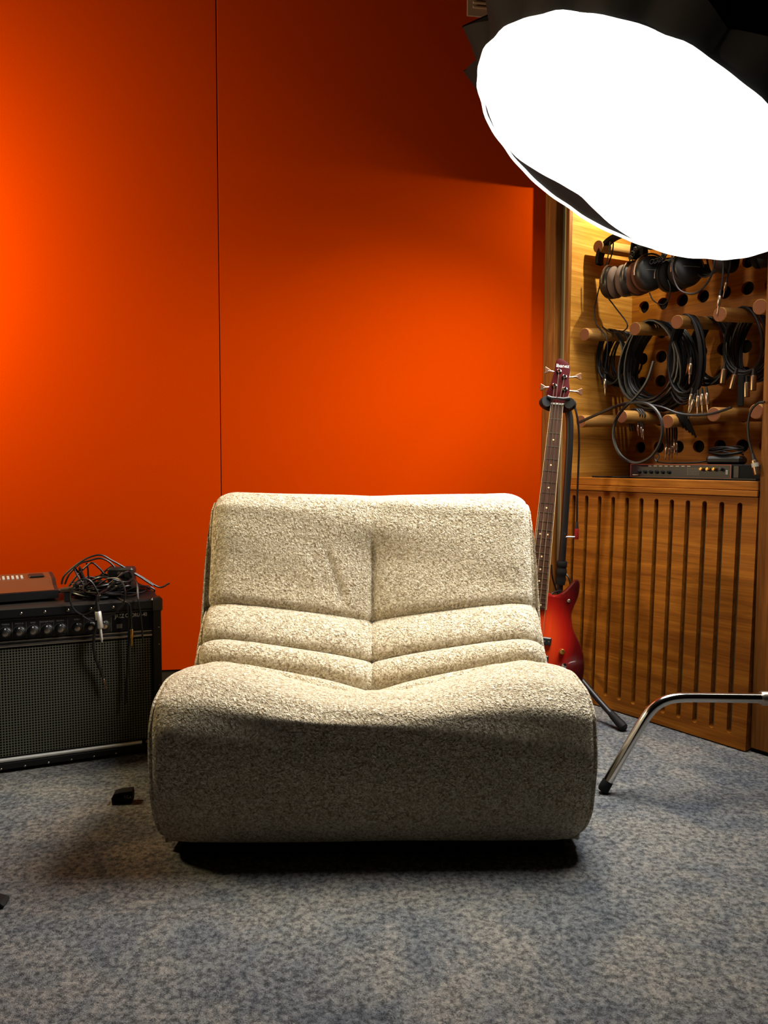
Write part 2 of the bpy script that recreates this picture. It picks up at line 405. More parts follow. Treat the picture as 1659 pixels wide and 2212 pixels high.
# pegboard back with real holes
def pegboard():
    mb = MB(); hr = .0225; cols = [.135+.081*k for k in range(9)]; rows = [.908, 1.01, 1.155, 1.245, 1.335, 1.44, 1.53, 1.64, 1.74]
    ub = [.083]+[ (cols[i]+cols[i+1])/2 for i in range(8)]+[.796]
    zb = [.798]; ishole = []
    for z in rows: zb += [z-.036, z+.036]; ishole += [None, z]
    zb += [1.85]; ishole += [None]
    n = 20
    for j in range(len(zb)-1):
        for i in range(9):
            u0, u1, z0, z1 = ub[i], ub[i+1], zb[j], zb[j+1]
            if ishole[j] is None:
                mb.add([(u0, BD, z0), (u1, BD, z0), (u1, BD, z1), (u0, BD, z1)], [(0, 1, 2, 3)]); continue
            cu, cz = cols[i], ishole[j]; vs = []
            for k in range(n):
                a = 2*math.pi*(k+.5)/n; c, s = math.cos(a), math.sin(a)
                t = min((u1-cu)/c if c > 1e-6 else 9, (u0-cu)/c if c < -1e-6 else 9, (z1-cz)/s if s > 1e-6 else 9, (z0-cz)/s if s < -1e-6 else 9)
                vs += [(cu+c*t, BD, cz+s*t), (cu+c*hr, BD, cz+s*hr), (cu+c*hr, BD+.016, cz+s*hr)]
            fs = []
            for k in range(n):
                q = (k+1) % n; fs += [(k*3, q*3, q*3+1, k*3+1), (k*3+1, q*3+1, q*3+2, k*3+2)]
            for (qx, qz) in ((u0, z0), (u1, z0), (u1, z1), (u0, z1)):   # corner triangles
                aa = math.atan2(qz-cz, qx-cu) % (2*math.pi); k = int(aa/(2*math.pi)*n-.5) % n
                vs.append((qx, BD, qz)); fs.append((k*3, ((k+1) % n)*3, len(vs)-1))
            mb.add(vs, fs)
    return mb
pegboard().build('pegboard', M['oakx'], cab)
MB().box((.07, BD+.018, .79), (.81, BD+.03, 1.95)).build('backing_board', M['darkhole'], cab)
PEGS1 = [(.135, .09, 1.62), (.297, .10, 1.62), (.459, .08, 1.62), (.621, .10, 1.62)]
PEGS2 = [(.135, .025, 1.303), (.297, .09, 1.308), (.459, .087, 1.308), (.621, .062, 1.305), (.783-.015, .02, 1.30)]
PEGS3 = [(.135, .015, .996), (.297, .03, 1.006), (.459, .05, .984), (.621, .045, .999), (.783-.015, .02, 1.0)]
for (u, v, z), bz in [(p, 1.64) for p in PEGS1] + [(p, 1.333) for p in PEGS2] + [(p, 1.01) for p in PEGS3]:
    ax = (V((u, BD+.01, bz))-V((u, v, z)))
    pg = MB().lathe((u, v, z), ax, [(0, .0205), (.0015, .022), (ax.length, .022)], 20).build('peg', M['dowel'], cab, True)
    MB().lathe(V((u, v, z))-ax.normalized()*.0006, ax, [(0, .0203), (.0005, .0203)], 20).build('peg_end', M['dowelend'], pg)
# leaning slotted panel below
def slotted():
    T = lambda p: V((p.x, p.y-.022*(1-p.z/.77), p.z))
    mb = MB(T); back = MB(T); hw = .0078; z0, z1 = .043+hw, .733-hw; us = [.125+.0559*k for k in range(12)]
    ub = [.083]+[(us[i]+us[i+1])/2 for i in range(11)]+[.793]; zt, zbm = .750, .004; D = .022; n = 8
    for i, u in enumerate(us):
        a, b = ub[i], ub[i+1]
        mb.add([(a, 0, z0), (u-hw, 0, z0), (u-hw, 0, z1), (a, 0, z1)], [(0, 1, 2, 3)])
        mb.add([(u+hw, 0, z0), (b, 0, z0), (b, 0, z1), (u+hw, 0, z1)], [(0, 1, 2, 3)])
        for zc, ze, s in ((z1, zt, 1), (z0, zbm, -1)):
            vs = []; fs = []
            outer = [(a, zc)] + [(a+(b-a)*k/(n-2), ze) for k in range(n-1)] + [(b, zc)]
            for k in range(n+1):
                th = math.pi*(1-k/n); vs += [(outer[k][0], 0, outer[k][1]), (u+hw*math.cos(th), 0, zc+s*hw*math.sin(th)), (u+hw*math.cos(th), D, zc+s*hw*math.sin(th))]
            for k in range(n): fs += [(k*3, k*3+3, k*3+4, k*3+1), (k*3+1, k*3+4, k*3+5, k*3+2)]
            mb.add(vs, fs)
        for sx in (-1, 1): mb.add([(u+sx*hw, 0, z0), (u+sx*hw, 0, z1), (u+sx*hw, D, z1), (u+sx*hw, D, z0)], [(0, 1, 2, 3)])
    mb.add([(.793, 0, zbm), (.793, 0, zt), (.793, D+.03, zt), (.793, D+.03, zbm)], [(0, 1, 2, 3)])
    mb.add([(.083, 0, zt), (.793, 0, zt), (.793, D+.02, zt), (.083, D+.02, zt)], [(0, 1, 2, 3)])
    mb.add([(.083, 0, zbm), (.793, 0, zbm), (.793, D+.02, zbm), (.083, D+.02, zbm)], [(0, 1, 2, 3)])
    back.add([(.083, D, zbm), (.791, D, zbm), (.791, D, zt), (.083, D, zt)], [(0, 1, 2, 3)])
    return mb, back
fr, bk = slotted()
sp = fr.build('slotted_panel', M['oakx'], cab)
bk.build('slot_backing', M['slotback'], sp)

# unseen spot lamp inferred from the light, body invented; unseen lip added to cut its light
MB().box((.083, -.02, 1.835), (.796, .0, 1.8505), .001).build('light_cut_lip', M['oakx'], cab)
lb = root('shelf_spot_lamp', 'small unseen spot lamp under the cabinet ceiling, behind the softbox', 'lamp', mw=Matrix.Translation(CL(.33, .12, 1.8505)) @ Matrix.Rotation(CA, 4, 'Z'))
MB().lathe((0, 0, 0), (0, 0, -1), [(0, .022), (.003, .022), (.005, .007), (.008, .007)], 18).build('bracket', M['black'], lb, True)
MB().lathe((0, 0, -.008), (0, 0, -1), [(0, .006), (.002, .011), (.008, .011), (.0085, .009)], 18).build('housing', M['black'], lb, True)
al = bpy.data.lights.new('spot_light', 'SPOT'); al.energy = SHELF_SPOT_W; al.color = (1.0, .95, .74); al.shadow_soft_size = .005
al.spot_size = math.radians(158); al.spot_blend = .8
ao = bpy.data.objects.new('spot_light', al); col.objects.link(ao); ao.parent = lb
ao.location = (0, 0, -.0235)
ao.rotation_euler = V((-.75, -.1, -.62)).to_track_quat('-Z', 'Y').to_euler()

# ================================================================== armchair
def chair():
    L0, RZ = V((-.018, 1.565, 0)), math.radians(1.6)
    r = root('slipper_armchair', 'low armless lounge chair in cream boucle with chevron pleated back', 'armchair', L0, RZ)
    side = [(.20, .020), (.07, .021), (.018, .085), (0, .19), (.005, .288), (.030, .345), (.085, .377), (.175, .386), (.275, .364), (.355, .338),
            (.390, .342), (.440, .391), (.522, .467), (.554, .580), (.574, .690), (.594, .738), (.65, .760), (.70, .738), (.74, .60), (.765, .35), (.775, .13), (.74, .03), (.62, .02)]
    cent = [(.20, .020), (.07, .020), (.018, .085), (0, .188), (.0025, .283), (.014, .3145), (.060, .333), (.165, .326), (.27, .294), (.352, .263),
            (.402, .272), (.450, .333), (.530, .420), (.566, .555), (.584, .685), (.602, .736), (.65, .752), (.70, .73), (.74, .60), (.765, .35), (.775, .13), (.74, .03), (.62, .02)]
    W = [.440, .450, .462, .467, .467, .465, .460, .454, .450, .452, .452, .453, .454, .452, .449, .446, .446, .446, .446, .447, .447, .445, .44]
    K = len(side)
    def smooth(t): t = max(0, min(1, t)); return t*t*(3-2*t)
    def at(u, q):
        """u in -1..1 across, q control coordinate 0..K-1"""
        i = min(int(q), K-2); t = q-i
        au = abs(u)
        ws = smooth((au-.12)/.70); wl = min(1.0, au/.80); wl = wl if au < .7 else .875+.125*smooth((au-.7)/.16)
        pts = []
        for k in (i-1, i, i+1, i+2):
            k = max(0, min(K-1, k)); w = ws if k <= 8 else wl
            pts.append(V((cent[k][0]*(1-w)+side[k][0]*w, cent[k][1]*(1-w)+side[k][1]*w, W[k])))
        p = .5*((2*pts[1]) + (pts[2]-pts[0])*t + (2*pts[0]-5*pts[1]+4*pts[2]-pts[3])*t*t + (3*pts[1]-pts[0]-3*pts[2]+pts[3])*t**3)
        return p
    SE = [9, 10, 11, 12]
    def surf(u, q):
        p = at(u, q); a = at(u, max(0, q-.06)); b = at(u, min(K-1, q+.06))
        t = V((b.x-a.x, b.y-a.y)); t = t.normalized() if t.length > 1e-9 else V((1, 0))
        n = V((-t.y, t.x))       # outward: front faces -y
        au = abs(u); d = 0.0
        # seams and pillows
        for k in SE:
            ds = abs(q-k)*(.07 if k < 12 or q < 12 else .12)
            d -= (.017 if k > 9 else .012)*math.exp(-(ds/.011)**1.2)
        if 9 <= q <= 12:
            f = q-int(q) if q < 12 else 0
            d += (.010 if q > 10 else .006)*math.sin(math.pi*f)**.7 if 0 < f < 1 else 0
        # centre seam
        x = u*p.z
        c = smooth((q-8.2)/.8)*smooth((13.9-q)/.9)
        d -= c*(.010*math.exp(-(abs(x)/.010)**1.2) + .012*math.exp(-(x/.07)**2))
        d -= .004*math.exp(-(x/.05)**2)*smooth((q-13)/1.5)*smooth((16.6-q)/.6)
        # pressed fold left of the centre seam, and a soft one on the pleat below
        if 12 < q < 14:
            fx = -.072-.030*(q-12.1)*1.6; d -= .0065*math.exp(-((x-fx)/.012)**2)*smooth((q-12.1)/.3)*smooth((13.55-q)/.5)
            fx2 = -.10-.03*(q-12.1)*1.8; d -= .004*math.exp(-((x-fx2)/.014)**2)*smooth((q-12.2)/.4)*smooth((13.6-q)/.6)
        d += .0035*math.sin(7*x+2.1*q)*math.sin(3.1*q+4*x)*.7
        # rounded rim towards the side panels
        e = max(0, (au-.86)/.14); rim = .034*(1-math.sqrt(max(0, 1-e*e)))
        if q < 9: rim *= .5
        if q > 1.0: d -= rim
        zz = p.y+n.y*d-.006*smooth((au-.74)/.26)*smooth((q-3.6)/1.4)*smooth((9.4-q)/1.2)
        return V((u*p.z, p.x+n.x*d, max(zz, .0185)))
    NU = 120
    us = [math.sin(math.pi/2*(-1+2*i/NU))*.35+(-1+2*i/NU)*.65 for i in range(NU+1)]
    def band(name, q0, q1, n):
        P = [[surf(u, q0+(q1-q0)*j/n) for j in range(n+1)] for u in us]
        return MB().grid(P).build(name, M['boucle'], r, True, fix=False)
    band('seat_cushion', 0, 9, 150)
    band('pleat', 9, 10, 22); band('pleat', 10, 11, 24); band('pleat', 11, 12, 26)
    band('backrest', 12, K-1, 150)
    qs = [i*(K-1)/260 for i in range(261)]
    for s in (-1, 1):
        edge = [surf(s, q) for q in qs]
        c = V((s*.44, .47, .17)); rows = []
        for f in (0, .05, .12, .22, .4, .65, 1.0):
            bul = .022*math.sqrt(1-(1-min(1, f*1.6))**2) if f*1.6 < 1 else .022
            rows.append([V((e.x+s*bul*(1-.3*f), e.y+(c.y-e.y)*f, max(.0185, e.z+(c.z-e.z)*f))) for e in edge])
        MB().grid(rows).build('side_panel', M['boucle'], r, True)
        MB().tube([e+V((s*.002, 0, 0)) for e in edge], .0042, 7).build('piping', M['boucle'], r, True)
    MB().box((-.42, .055, 0), (.42, .72, .0195), .003).build('base', M['blackmat'], r)
    return r
chair()

# ================================================================== softbox
def softbox():
    n = V((-.505, -.0364, -.8624)).normalized(); c = V((.661, 2.14, 1.6814)); SC = 1.07
    X = (V((0, 1, 0))-n*n.y).normalized(); Y = n.cross(X)
    mw = Matrix(((X.x, Y.x, n.x, c.x), (X.y, Y.y, n.y, c.y), (X.z, Y.z, n.z, c.z), (0, 0, 0, 1))) @ Matrix.Diagonal((SC, SC, SC, 1))
    r = root('softbox_lamp', 'large glowing round softbox with black ribbed shell, tilted over the chair', 'softbox', mw=mw)
    R = .436; NR = 18; A0 = math.radians(-90.6); NA = NR*8
    def pol(rad, a, z): return V((rad*math.cos(a), rad*math.sin(a), z))
    def wav(a, k=0): return .0016*math.sin(a*NR+k)+.0014*math.sin(a*29+1.3+k)
    def angd(a, b): return (a-b+math.pi) % (2*math.pi)-math.pi
    # diffuser cloth, pulled away from the rim at the far lower side
    def rd(a): return R+.0025+wav(a, .5)-.100*math.exp(-abs(angd(a, math.radians(-9))/math.radians(22))**2.2)-.010*math.exp(-(angd(a, math.radians(-62))/math.radians(9))**2)
    rings = []
    for t in (0.0, .15, .3, .45, .6, .75, .88, 1.0):
        rings.append([pol(rd(a)*t, a, -.001-.012*(1-t**4)) for a in [A0+2*math.pi*k/NA for k in range(NA)]])
    MB().grid([list(x) for x in zip(*rings)], True).build('diffuser', M['diffuser'], r, True)
    sl = bpy.data.lights.new('softbox_light', 'AREA'); sl.shape = 'DISK'; sl.size = 2*R*.985*SC; sl.energy = SOFTBOX_W; sl.color = (1.0, .97, .915)
    sl.spread = math.radians(SOFTBOX_SPREAD)
    so = bpy.data.objects.new('softbox_light', sl); col.objects.link(so)
    zz = -n; so.matrix_world = Matrix(((X.x, -Y.x, zz.x, c.x+n.x*.012), (X.y, -Y.y, zz.y, c.y+n.y*.012), (X.z, -Y.z, zz.z, c.z+n.z*.012), (0, 0, 0, 1)))
    so.parent = r; so.matrix_parent_inverse = r.matrix_world.inverted()
    # lip
    MB().tube([pol(R+.003+wav(a, .5), a, 0.0+.0015*math.sin(a*11)) for a in [A0+2*math.pi*k/NA for k in range(NA)]], .0052, 6, closed=True).build('lip', M['lip'], r, True)
    # inner black lining behind the gap
    MB().grid([[pol(R+.002+wav(a, .5), a, -.002), pol(R-.13, a, -.03)] for a in [A0+2*math.pi*k/NA for k in range(NA)]], True).build('lining', M['lining'], r, True)
    # shell
    P = []
    for k in range(NA):
        a = A0+2*math.pi*k/NA; ph = abs(((a-A0)*NR/(2*math.pi)+.5) % 1-.5)*2; row = []
        rim = .522*(1-ph)+.468*ph
        row.append(pol(R+.003, a, -.002)); row.append(pol(rim, a, -.05))
        for t in [i/14 for i in range(1, 15)]:
            rr = (.522*math.sqrt(max(0, 1-t*.985)))*(1-.10*ph*(1-t*.6)); row.append(pol(rr, a, -.05-.38*t))
        P.append(row)
    MB().grid(P, True).build('shell', M['nylon'], r, True)
    for k in range(NR):
        a = A0+2*math.pi*k/NR; pts = [pol(.522*math.sqrt(max(0, 1-t*.985))+.0015, a, -.05-.38*t) for t in [i/12 for i in range(13)]]
        da = .009
        g = [[V(p)+V((-math.sin(a), math.cos(a), 0))*s*da/2*1.0 for s in (-1, 1)] for p in pts]
        MB().grid(g).build('rib_band', M['ribband'] if k % 2 else M['nylon'], r)
    MB().lathe((0, 0, -.425), (0, 0, -1), [(0, .075), (.03, .08), (.035, .07)], 24).build('speed_ring', M['black'], r, True)
    MB().box((-.07, -.08, -.70), (.07, .08, -.46), .012).build('lamp_head', M['black'], r)
    return r
softbox()

# ================================================================== chrome stand leg on the right
def cstand():
    r = root('chrome_light_stand', 'chrome stand with one bent tubular leg reaching in beside the slotted panel', 'light stand', (1.03, 1.93, 0))
    o = V((1.03, 1.93, 0)); T = lambda p: V(p)-o
    pts = [(1.0, 1.93, .250), (.90, 1.93, .251), (.80, 1.93, .252), (.757, 1.93, .251), (.728, 1.93, .246), (.703, 1.93, .234), (.682, 1.93, .214), (.66, 1.93, .179), (.62, 1.93, .106), (.574, 1.93, .022)]
    leg = MB(T).tube(crom(pts, 6), .0128, 18).build('leg', M['chrome'], r, True)
    d = (V((.574, 1.93, .022))-V((.62, 1.93, .106))).normalized()
    MB(T).lathe(V((.574, 1.93, .022))-d*.012, d, [(0, .0135), (.012, .0142), (.026, .0142), (.031, .011)], 18).build('foot_cap', M['rubber'], leg, True)
    MB(T).lathe((.964, 1.93, .2500), (1, 0, 0), [(0, .0165), (.004, .0185), (.05, .0185)], 20).build('collar', M['steel'], r, True)
    MB(T).lathe((1.03, 1.93, .05), (0, 0, 1), [(0, .0175), (2.05, .0175)], 20).build('mast', M['chrome'], r, True)
    MB(T).lathe((1.03, 1.93, .19), (0, 0, 1), [(0, .026), (.11, .026)], 20).build('hub', M['steel'], r, True)
    pts = [(1.04, 1.92, .29), (1.10, 1.80, .29), (1.14, 1.71, .27), (1.18, 1.63, .20), (1.27, 1.44, .02)]
    MB(T).tube(crom(pts, 6), .0128, 14).build('leg', M['chrome'], r, True)
    pts = [(1.03, 1.93, 2.08), (1.00, 1.96, 2.13), (.955, 2.02, 2.17)]
    MB(T).tube(pts, .012, 12).build('arm', M['chrome'], r, True)
cstand()

# ================================================================== plugs and cords
def jack(parent, p, d, s=1.0, metal='steel', T=None, sleeve='black'):
    """a jack plug: rubber boot, metal barrel, tip; p where the cord ends, d direction of the tip"""
    p = V(p); d = V(d).normalized()
    b = MB(T).lathe(p, d, [(0, .0035*s), (.012*s, .0045*s), (.022*s, .0052*s)], 10).build('boot', M[sleeve], parent, True)
    MB(T).lathe(p+d*.020*s, d, [(0, .0055*s), (.002*s, .0065*s), (.034*s, .0065*s), (.036*s, .005*s)], 12).build('barrel', M[metal], parent, True)
    MB(T).lathe(p+d*.056*s, d, [(0, .0031*s), (.016*s, .0031*s), (.0165*s, .0026*s), (.024*s, .0031*s), (.026*s, .002*s), (.030*s, .0012*s)], 10).build('tip', M[metal], parent, True)
def xlr(parent, p, d, s=1.0, metal='steel'):
    p = V(p); d = V(d).normalized()
    MB().lathe(p, d, [(0, .004*s), (.02*s, .007*s)], 12).build('boot', M['black'], parent, True)
    MB().lathe(p+d*.02*s, d, [(0, .0085*s), (.003*s, .0095*s), (.045*s, .0095*s), (.046*s, .008*s)], 14).build('barrel', M[metal], parent, True)
def cord(name, pts, r, label, cat='cable', group=None, n=6, seg=8, mat_='cord', smoothpath=True):
    o = MB().tube(crom(pts, seg) if smoothpath else pts, r, n).build(name, M[mat_], None, True)
    tag(o, label, cat, group); return wroot(o)

def coil_pts(u, ztop, v0, v1, ru, h, turns, jit=.012, seed=1, steps=26):
    rnd = random.Random(seed); out = []; par = [(ru*(1-rnd.random()*.22), h/2*(1-rnd.random()*.18), (rnd.random()-.5)*2*jit, v0+(v1-v0)*rnd.random()) for _ in range(turns+2)]
    for i in range(turns*steps):
        t = i/steps; k = int(t); f = t-k; f = f*f*(3-2*f); a, b = par[k], par[k+1]
        R, H, dx, vv = [a[q]*(1-f)+b[q]*f for q in range(4)]
        ph = 2*math.pi*t
        sw = math.sin(ph)*(1-.18*math.cos(ph))          # hanging loops are pear shaped
        out.append(CL(u+dx*(1-math.cos(ph))*.5+R*sw, vv, ztop-H+H*math.cos(ph)))
    return out
G = 'coiled cables hanging on the pegs'
def coil(label, u, ztop, v0, v1, ru, h, turns, r=.0042, seed=1, jit=.012):
    return cord('coiled_cable', coil_pts(u, ztop, v0, v1, ru, h, turns, jit, seed), r, label, 'cable', G, 6, smoothpath=False)
PT = 1.308+.026
c1 = coil('small black cable coil on the leftmost middle peg, one jack plug dangling', .150, PT-.003, .12, .27, .070, .205, 15, .0036, 3)
p = CL(*(lambda q: (q[0], .10, q[1]))(onC(1307, 808, .10))); jack(c1, p, (.03, 0, -1), .9)
c2 = coil('biggest black cable coil, wide loops hanging on the second middle peg', .322, PT+.004, .13, .25, .128, .315, 26, .0046, 5, .022)
c3 = coil('narrow dark cable coil behind the biggest coil, silver plugs at its bottom', .459, PT+.003, .13, .19, .062, .30, 12, .0042, 11)
for px, py, dx in ((1496, 838, -.15), (1508, 842, .0), (1516, 838, .06), (1526, 836, .1), (1503, 850, -.3), (1493, 772, -.05)):
    q = onC(px, py, .12); jack(c3, CL(q[0], .12, q[1]), CX*dx+V((0, 0, -1)), 1.0)
c4 = coil('dark cable coil deep on the third middle peg, in front of a drilled hole', .470, PT+.006, .24, .33, .075, .235, 14, .0042, 13)
c5 = coil('black cable coil on the fourth middle peg next to the right post, with microphone connectors', .630, PT+.006, .16, .31, .072, .235, 18, .0042, 17)
for px, py, dx in ((1566, 783, -.10), (1592, 795, -.25), (1612, 812, .05), (1628, 797, .0)):
    q = onC(px, py, .14); xlr(c5, CL(q[0], .14, q[1]), CX*dx+V((0, 0, -1)), 1.0, 'dimsteel')
q = onC(1601, 818, .13); MB(lambda p: CL(*p)).box((q[0]-.010, .128, q[1]-.085), (q[0]+.010, .134, q[1]+.01), .002).build('hook_strap', M['blackmat'], c5)

# thick loop that swings out to the left and round in front of the lower pegs
pl = [(1252, 912), (1290, 895), (1330, 878), (1362, 870), (1396, 872), (1420, 890), (1431, 922), (1425, 958), (1404, 988), (1372, 1000), (1342, 985), (1326, 950), (1328, 915), (1345, 885), (1375, 855), (1398, 822), (1412, 780)]
cord('loop_cable', [CL(*(lambda q: (q[0], -.01, q[1]))(onC(x, y, -.01))) for x, y in pl], .0052, 'thick black cable swinging in one big round loop before the lower pegs')
pl = [(1390, 872), (1430, 880), (1465, 893), (1500, 897), (1540, 893), (1580, 880)]
cord('slack_cable', [CL(*(lambda q: (q[0], .03, q[1]))(onC(x, y, .03))) for x, y in pl], .004, 'black cable lying slack along the lower row of pegs')
# patch cords over the third lower peg
for i, (x0, x1, yb, dx) in enumerate(((1441, 1440, 958, -.06), (1447, 1446, 960, 0), (1454, 1452, 956, .02), (1461, 1461, 950, .08), (1450, 1457, 948, .05))):
    vv = .075+.012*i
    A_ = [onC(x0-2, 975-i*3, vv), onC(x0, 930, vv), onC(x0+1, 905, vv)]
    pts = [CL(onC(x1, yb, vv)[0], vv, onC(x1, yb, vv)[1]), CL(onC(x1, 925, vv)[0], vv, onC(x1, 925, vv)[1]), CL(.459-.024, vv, 1.0), CL(.459-.012, vv, 1.013), CL(.459, vv, 1.0155), CL(.459+.014, vv, 1.012), CL(.459+.026, vv+.01, .985), CL(.459+.024+.004*i, vv+.03, .965-.008*i)]
    o = cord('patch_cord', pts, .0032, ['patch cord bunch on a lower peg, leftmost of five hanging plugs', 'patch cord bunch on a lower peg, second of five hanging plugs', 'patch cord bunch on a lower peg, middle of five hanging plugs', 'patch cord bunch on a lower peg, rightmost of five hanging plugs', 'patch cord bunch on a lower peg, second from right of five plugs'][i], 'cable', 'patch cords on the lower peg')
    jack(o, pts[0], CX*dx+V((0, 0, -1)), .62, 'steel')
for i, (x, y) in enumerate(((1377, 912), (1384, 916), (1388, 921))):
    vv = .10+.014*i; q = onC(x, y, vv)
    pts = [CL(q[0], vv, q[1]), CL(q[0]-.002, vv, q[1]+.02), CL(.297+.024, vv, 1.012), CL(.297+.010, vv, 1.033), CL(.297-.012, vv, 1.033), CL(.297-.026, vv, 1.01), CL(.297-.03, vv+.02, .96)]
    o = cord('patch_cord', pts, .003, ['short patch cord on the second lower peg, upper left plug', 'short patch cord on the second lower peg, middle plug', 'short patch cord on the second lower peg, lower right plug'][i], 'cable', 'short cords on the second lower peg')
    jack(o, pts[0], CX*.12+V((0, 0, -1)), .55)
# cord with connector hanging by the right post
pl = [(1652, 868), (1636, 872), (1622, 888), (1616, 915), (1617, 945), (1622, 968), (1626, 982)]
o = cord('hanging_cable', [CL(*(lambda q: (q[0], -.012, q[1]))(onC(x, y, -.012))) for x, y in pl], .0035, 'single black cable hanging by the right post, connector at its end')
q = onC(1626, 980, -.012); xlr(o, CL(q[0], -.012, q[1]), CX*.25+V((0, 0, -1)), .95, 'dimsteel')
MB().lathe(CL(q[0], -.012, q[1])+(CX*.25+V((0, 0, -1))).normalized()*.028, CX*.25+V((0, 0, -1)), [(0, .0098), (.012, .0098)], 14).build('label_band', M['silverlabel'], o)
# thin cords hanging from the top peg
pl = [(1325, 525), (1322, 548), (1310, 580), (1298, 600), (1305, 630), (1330, 665), (1355, 700), (1345, 716), (1320, 718), (1300, 705)]
cord('thin_cord', [CL(*(lambda q: (q[0], .12, q[1]))(onC(x, y, .12))) for x, y in pl], .0024, 'thin black cord slung from the top peg down to the second row')
pl = [(1318, 522), (1312, 560), (1300, 600), (1290, 640), (1284, 670), (1288, 700), (1298, 712), (1310, 730), (1312, 760), (1306, 800), (1300, 830)]
cord('thin_cord', [CL(*(lambda q: (q[0], .09, q[1]))(onC(x, y, .09))) for x, y in pl], .0022, 'thin black cord dropping from the top peg past the leftmost coil')
pl = [(1403, 632), (1412, 650), (1432, 658), (1444, 645), (1448, 620), (1440, 600)]
cord('thin_cord', [CL(*(lambda q: (q[0], .10, q[1]))(onC(x, y, .10))) for x, y in pl], .0022, 'thin cord looping under the middle headphones')
pl = [(1455, 520), (1452, 560), (1455, 600), (1470, 628), (1500, 634), (1525, 615), (1540, 585), (1545, 545)]
cord('loose_loop_cable', [CL(*(lambda q: (q[0], .05, q[1]))(onC(x, y, .05))) for x, y in pl], .0030, 'grey black cable in one loose loop just under the softbox rim', mat_='cord')
for i in range(4):
    pl = [(1490+i*14, 515), (1488+i*13, 545+i*3), (1496+i*13, 575+i*4), (1516+i*12, 598-i*5), (1545+i*9, 585-i*9), (1562+i*9, 545)]
    cord('looped_cable', [CL(*(lambda q: (q[0], .12+.02*i, q[1]))(onC(x, y, .12+.02*i))) for x, y in pl], .0030,
         ['leftmost of four looped cables under the softbox rim', 'second of four looped cables under the softbox rim', 'third of four looped cables under the softbox rim', 'rightmost of four looped cables under the softbox rim'][i], 'cable', 'looped cables on the top pegs')
pl = [(1562, 540), (1562, 580), (1559, 615), (1557, 628)]
o = cord('dangling_cord', [CL(*(lambda q: (q[0], .06, q[1]))(onC(x, y, .06))) for x, y in pl], .003, 'black cord with a jack hanging straight down from the softbox rim')
q = onC(1557, 626, .06); jack(o, CL(q[0], .06, q[1]), CX*-.12+V((0, 0, -1)), .9)
pl = [(1580, 540), (1577, 575), (1571, 600)]
o = cord('dangling_cord', [CL(*(lambda q: (q[0], .10, q[1]))(onC(x, y, .10))) for x, y in pl], .0028, 'short black cord with a jack, right of the straight hanging one')
q = onC(1571, 600, .10); jack(o, CL(q[0], .10, q[1]), CX*-.2+V((0, 0, -1)), .7, 'dimsteel')

# headphones
def headphones(label, u, v, z, sp, pad, cupR=.058, tilt=0.0, word=False, bw=.07):
    """u,v,z: where the band rests on its peg; sp half distance of the cups"""
    o = CL(u, v, z); r = root('headphones', label, 'headphones', o, CA, group='headphones on the top pegs')
    T = lambda p: Matrix.Rotation(tilt, 3, 'Z') @ V(p)
    # band: padded strap over the peg
    HT = 1.648-z; arc = [(bw*math.sin(a), 0, HT-.075+.075*math.cos(a)) for a in [math.radians(-100+200*i/28) for i in range(29)]]
    g = []
    for i, p in enumerate(arc):
        a = math.radians(-100+200*i/28); nx, nz = math.sin(a), math.cos(a); w = .019
        g.append([V((p[0]+nx*s*.006, y*w, p[2]+nz*s*.006)) for s, y in ((-1, -1), (-1, 1), (1, 1), (1, -1), (-1, -1))])
    MB(T).grid(g).build('headband', M['blackmat'], r, True)
    for s in (-1, 1):
        c = V((s*sp, 0, 0)); ax = V((s, 0, 0))
        cup = MB(T).lathe(c, ax, [(0, cupR), (.012, cupR), (.024, cupR*.94), (.033, cupR*.78), (.036, cupR*.3)], 28).build('ear_cup', M['black'], r, True)
        ring = [c+V((-s*.010, math.cos(a)*(cupR-.014), math.sin(a)*(cupR-.014))) for a in [2*math.pi*k/28 for k in range(28)]]
        MB(T).tube(ring, .0145, 10, closed=True).build('ear_pad', M[pad], r, True)
        MB(T).lathe(c-ax*.004, ax, [(0, cupR*.7), (.003, cupR*.7)], 20).build('ear_mesh', M['blackmat'], r)
        yk = [c+V((s*.014, math.cos(a)*(cupR+.005), math.sin(a)*(cupR+.005))) for a in [math.radians(-10+200*k/16) for k in range(17)]]
        MB(T).tube(yk, .0035, 6).build('yoke', M['dimsteel'], r, True)
        if word and s == 1:
            M4 = Matrix.Translation(V((sp+.0365, 0, .012))) @ Matrix.Rotation(math.radians(90), 4, 'Z') @ Matrix.Rotation(math.radians(90), 4, 'X')
            MB(T).box((sp+.035, -.03, .004), (sp+.0365, .03, .0055)).build('print_line', M['greyprint'], cup)
    return r
headphones('leftmost headphones on the top peg, grey velour pads facing left', .212, .12, 1.487, .026, 'velour', .056, .15, False, .085)
headphones('middle headphones under the softbox, brown pad and large round cup', .308, .118, 1.487, .034, 'velour2', .058, -.45, True, .06)
headphones('rightmost visible headphones, dark cup partly under the softbox rim', .436, .125, 1.474, .034, 'blackmat', .055, -.40, True, .06)
headphones('dark headphones hidden mostly behind the softbox near the right post', .645, .15, 1.50, .05, 'blackmat', .055, .2, False, .07)
# coiled telephone-style cord on the middle headphones
pts = []
axl = crom([CL(*(lambda q: (q[0], .07, q[1]))(onC(x, y, .07))) for x, y in ((1362, 562), (1372, 540), (1392, 530), (1418, 532), (1436, 545), (1428, 560), (1408, 566))], 30)
for i, p in enumerate(axl):
    a = i*1.05; pts.append(p + CX*(.0075*math.cos(a)) + V((0, 0, .0075*math.sin(a))) + CY*(.004*math.sin(a*.5)))
tag(MB().tube(crom(pts, 2), .0020, 5).build('spiral_cord', M['cord'], None, True), 'springy spiral cord bunched above the middle headphones', 'cable')

